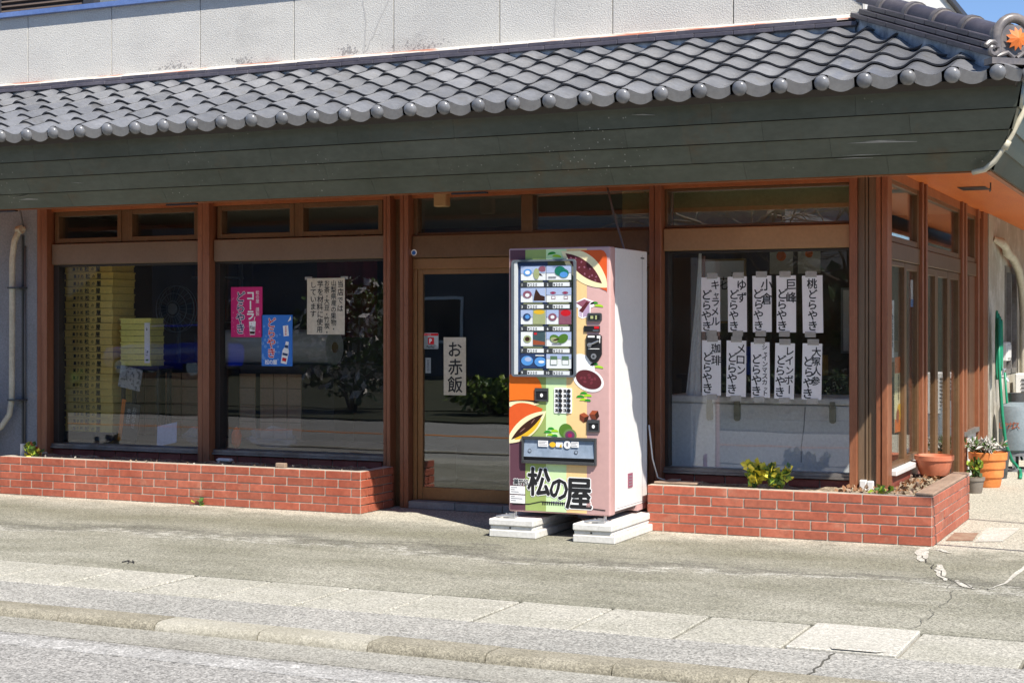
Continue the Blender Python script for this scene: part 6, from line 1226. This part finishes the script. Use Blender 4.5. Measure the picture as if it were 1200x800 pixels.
# left end: air conditioner and its wrapped pipe
P = thing('wrapped_pipe', 'cream wrapped pipe strapped to the grey cement wall at the far left', 'pipe', (-9.99, 11.15, 0.5))
b = MB(M_beige_pipe); b.tube([(-9.965, 11.17, 2.36), (-9.975, 11.12, 2.34), (-10.02, 11.11, 2.24), (-10.045, 11.11, 2.08), (-10.045, 11.11, 1.5), (-10.05, 11.11, 0.8), (-10.07, 11.10, 0.66), (-10.15, 11.08, 0.55), (-10.3, 11.0, 0.46)], 0.027, 10); b.tube([(-10.0, 11.13, 2.34), (-9.95, 11.13, 2.35)], 0.04, 10); b.build('sleeve', P, smooth=50)
b = MB(M_dgrey); b.box(-10.07, -9.93, 11.07, 11.18, 1.81, 1.825); b.box(-10.07, -9.93, 11.07, 11.18, 0.79, 0.805); b.box(-9.985, -9.965, 11.165, 11.18, 0.3, 2.3); b.build('strap', P)
b = MB(M_cable); b.tube([(-9.945, 11.165, 2.2), (-9.945, 11.165, 0.35)], 0.008, 6); b.tube([(-9.96, 11.16, 2.36), (-9.955, 11.12, 2.5), (-9.97, 11.1, 2.58)], 0.008, 6); b.build('cable', P, smooth=180)
P = thing('condenser', 'grey outdoor air conditioner unit at the far left edge by the cement wall', 'air conditioner', (-10.7, 10.85, 0)); b = MB(M_white2); b.box(-11.05, -10.27, 10.72, 11.02, 0.14, 0.78); b.build('casing', P, bevel=0.012); b = MB(M_dgrey); b.box(-11.0, -10.95, 10.72, 11.02, 0, 0.14); b.box(-10.4, -10.34, 10.72, 11.02, 0, 0.14)
b.build('stand', P); b = MB(M_dgrey)
for i in range(12): b.box(-10.95, -10.45, 10.712, 10.72, 0.2+0.045*i, 0.21+0.045*i)
b.build('grille', P)
b = MB(M_black); b.tube([(-4.40+0, 0, 0), (-4.36, 0.02, 0.01), (-4.33, -0.03, 0.012), (-4.30, -0.01, 0.006), (-4.35, 0.04, 0.006)], 0.004, 5)
b.v = [v+Vector((-1.83, 7.86, 0.004)) for v in b.v]; tag(b.build('twig', org=(-6.16, 7.86, 0)), 'bit of black wire lying on the concrete near the left kerb', 'wire')

# ================================================================== ACROSS THE STREET (seen in the panes)
def bush(name, label, cx, cy, rx, ry, h, n, mats, size, flowers=0):
    P = thing(name, label, 'bush', (cx, cy, 0), 'bushes across the street'); b = MB(M_bark)
    for k in range(6): a = k*1.05; b.tube([(cx+0.05*math.cos(a), cy+0.05*math.sin(a), 0), (cx+rx*0.4*math.cos(a), cy+ry*0.4*math.sin(a), h*0.5), (cx+rx*0.6*math.cos(a), cy+ry*0.6*math.sin(a), h*0.85)], [0.03, 0.02, 0.01], 6)
    b.build('trunk', P)
    def fn():
        while True:
            u = Vector((R.uniform(-1, 1), R.uniform(-1, 1), R.uniform(-1, 1)))
            if 0.35 < u.length < 1: break
        return (cx+u.x*rx*R.uniform(0.8, 1.1), cy+u.y*ry, h*0.55+u.z*h*0.48)
    b = MB().leaves(fn, n, size, mats, 0.3)
    if flowers: b.leaves(fn, flowers, size*1.0, [M_flower], 0.3, 0.9)
    b.build('foliage', P)
bush('hedge_bush', 'flowering bush across the street, mirrored in the second window', -13.7, -0.9, 1.25, 0.7, 2.25, 1500, [LD, LM, LM], 0.13, 420)
bush('hedge_bush', 'low bush across the street, mirrored in the sliding door', -10.9, -0.9, 0.9, 0.5, 0.6, 900, [LD, LM, LL, LL], 0.12)
bush('hedge_bush', 'dark bush across the street, nearer the camera', -6.6, -2.6, 1.4, 0.6, 0.8, 1000, [LD, LD, LM], 0.14)
bush('hedge_bush', 'broad dark bush across the street, farthest left', -21.5, -1.4, 1.4, 0.6, 0.7, 1000, [LD, LM], 0.18)
bush('hedge_bush', 'tall dark evergreen hedge added across the street behind the bare trees to darken the panes', -4.5, -11.5, 7.5, 0.8, 2.7, 4500, [LD, LD, LD, LM], 0.34)  # unseen hedge, added to darken what the right bay mirrors
bush('hedge_bush', 'second tall dark evergreen hedge added across the street to darken the panes, right of the first', 9.5, -11.5, 6.5, 0.8, 2.6, 3300, [LD, LD, LM], 0.34)  # also added out of view, so the glass mirrors less sky
def house(name, label, x0, x1, y0, y1, hw, hr, wall, ridge_x=True):
    P = thing(name, label, 'house', ((x0+x1)/2, (y0+y1)/2, 0), 'houses across the street'); b = MB(wall); b.box(x0, x1, y0, y1, 0, hw); b.build('wall', P)
    b = MB(M_house_roof); xm, ym = (x0+x1)/2, (y0+y1)/2
    if ridge_x: b.add([(x0-.4, y0-.5, hw), (x1+.4, y0-.5, hw), (x1+.4, y1+.5, hw), (x0-.4, y1+.5, hw), (x0-.4, ym, hr), (x1+.4, ym, hr)], [(0, 1, 5, 4), (2, 3, 4, 5), (0, 4, 3), (1, 2, 5), (3, 2, 1, 0)])
    else: b.add([(x0-.5, y0-.4, hw), (x1+.5, y0-.4, hw), (x1+.5, y1+.4, hw), (x0-.5, y1+.4, hw), (xm, y0-.4, hr), (xm, y1+.4, hr)], [(0, 3, 5, 4), (1, 4, 5, 2), (0, 4, 1), (3, 2, 5), (3, 2, 1, 0)])
    b.build('roof', P)
    for i in range(3):
        xc = x0+(x1-x0)*(i+0.5)/3; b = MB(M_white2); ring(b, xc-0.8, xc+0.8, 1.0, 2.3, 0.08, y1, y1+0.06); o = b.build('window', P); MB(M_dark).box(xc-0.72, xc+0.72, y1+0.01, y1+0.03, 1.08, 2.22).build('pane', o)
house('house', 'slate grey house with a dark gable roof across the street', -31, -10.5, -28, -18.0, 5.2, 8.8, M_house_d)
house('house', 'dark walled house with long roof across the street, far left', -52, -34, -26, -17, 4.6, 7.5, M_house_d)
house('house', 'cream house with a low roof across the street behind bare trees', -11.5, -1.0, -34, -27, 2.6, 4.2, M_house_w)
house('house', 'cream rendered house across the street, to the right', 2, 13, -18, -9, 5.0, 7.0, M_house_w)
def bare_tree(x, y, h, label):
    P = thing('bare_tree', label, 'tree', (x, y, 0), 'bare trees across the street'); b = MB(M_bark); crown = MB(M_bark)
    b.tube([(x, y, 0), (x+0.1, y, h*0.25), (x, y+0.1, h*0.5)], [0.17, 0.14, 0.10], 8); b.build('trunk', P, smooth=60)
    def grow(p, d, L, r, lv):
        q = p+d*L*0.5+Vector((R.uniform(-.1, .1), R.uniform(-.1, .1), R.uniform(-.05, .1)))*L; e = q+d*L*0.5+Vector((R.uniform(-.15, .15), R.uniform(-.15, .15), 0))*L
        crown.tube([p, q, e], [r, r*0.8, r*0.6], 5 if lv < 2 else 3)
        if lv < 4:
            for _ in range(3 if lv < 3 else 2): grow(e if R.random() < 0.6 else q, (d+Vector((R.gauss(0, .55), R.gauss(0, .55), R.gauss(0.05, .35)))).normalized(), L*R.uniform(0.6, 0.8), r*0.6, lv+1)
    for k in range(5): a = k*1.26+R.random(); grow(Vector((x, y+0.05, h*(0.25+0.06*k))), Vector((math.cos(a), math.sin(a), 0.55)).normalized(), h*0.22, 0.06, 0)
    crown.build('crown', P)
for x, y, h, l_ in ((-8.6, -7, 6.5, 'bare tree across the street before the cream house, left one'), (-6.6, -8.2, 6, 'bare tree across the street before the cream house, middle one'), (-4.0, -7.2, 6.2, 'bare tree across the street before the cream house, right one')): bare_tree(x, y, h, l_)
P = thing('parked_car', 'blue hatchback parked across the street, mirrored in the left window', 'car', (-27.2, -14.0, 0.02)); b = MB(M_car)
def car_loft(b, secs):   # rows of (x, half width, z)
    n = len(secs[0][1]); vs = []
    for x, pr in secs: vs += [(-27.2+x, -14+w, z+0.02) for w, z in pr]
    b.add(vs, [(j*n+i, j*n+(i+1) % n, (j+1)*n+(i+1) % n, (j+1)*n+i) for j in range(len(secs)-1) for i in range(n)]+[tuple(range(n)), tuple(range((len(secs)-1)*n, len(secs)*n))[::-1]])
def sec(w, z0, z1): return [(-w*0.9, z0), (-w, z0+0.2), (-w, z1-0.12), (-w*0.9, z1), (w*0.9, z1), (w, z1-0.12), (w, z0+0.2), (w*0.9, z0)]
car_loft(b, [(-1.95, sec(0.66, 0.35, 0.7)), (-1.8, sec(0.78, 0.25, 0.85)), (-0.9, sec(0.83, 0.22, 0.95)), (0.9, sec(0.83, 0.22, 0.98)), (1.75, sec(0.8, 0.25, 0.98)), (1.9, sec(0.7, 0.35, 0.9))]); b.build('body', P, smooth=50, bevel=0.02)
b = MB(M_black); car_loft(b, [(-1.0, sec(0.74, 0.7, 0.97)), (-0.35, sec(0.66, 0.7, 1.42)), (1.2, sec(0.66, 0.7, 1.45)), (1.78, sec(0.74, 0.7, 1.0))]); b.build('cabin', P, smooth=50)
b = MB(M_car); b.box(-27.2-0.4, -27.2+1.25, -14.6, -13.4, 1.44, 1.50); b.build('roof', P, bevel=0.03)
for x in (-1.25, 1.2):
    for s_ in (-0.72, 0.72): b = MB(M_rubber); b.cyl((-27.2+x, -14.0+s_-0.09, 0.31), (-27.2+x, -14.0+s_+0.09, 0.31), 0.31, n=20); w = b.build('wheel', P, bevel=0.03); MB(M_steel).cyl((-27.2+x, -14.0+s_-0.095, 0.31), (-27.2+x, -14.0+s_+0.095, 0.31), 0.19, n=14).build('rim', w)
house('house', 'dark timbered house added out of view right of the yard to darken the side panes', 7.5, 13, 17, 40, 5.5, 7.5, flat('dark timber wall', (58, 44, 34)), False)  # unseen house, added so the side panes mirror something dark
bush('hedge_bush', 'yellowing bush in front of the dark timbered house', 5.6, 20, 0.8, 2.2, 1.5, 1500, [LY, LM, LD, LD], 0.15)
bush('hedge_bush', 'green bush in front of the dark timbered house', 5.8, 26, 0.8, 2.2, 2.2, 1500, [LM, LD, LD], 0.16)
# overhead service wires running from the parapet corner to the right
for (a, c, l_) in (((-2.5, 11.1, 4.25), (7.0, 8.3, 6.6), 'upper service wire from the parapet corner to the right'), ((-0.92, 9.45, 3.24), (7.0, 7.6, 5.6), 'lower service wire from the eave corner to the right')):
    a, c = Vector(a), Vector(c); pts = [a+(c-a)*t-Vector((0, 0, 0.6*t*(1-t))) for t in [i/14 for i in range(15)]]
    b = MB(M_black); b.tube(pts, 0.022, 6); tag(b.build('service_wire', org=a, smooth=180), l_, 'wire', 'service wires')
P = thing('utility_pole', 'concrete utility pole out to the right carrying the service wires', 'utility pole', (7.05, 9.0, 0)); b = MB(M_side_conc); b.tube([(7.05, 9.0, 0), (7.05, 9.0, 8)], [0.17, 0.11], 14); b.build('shaft', P, smooth=60); b = MB(M_steel); b.box(7.0, 7.1, 8.2, 9.8, 6.55, 6.63); b.box(7.0, 7.1, 7.5, 9.2, 5.55, 5.63); b.build('crossarm', P)
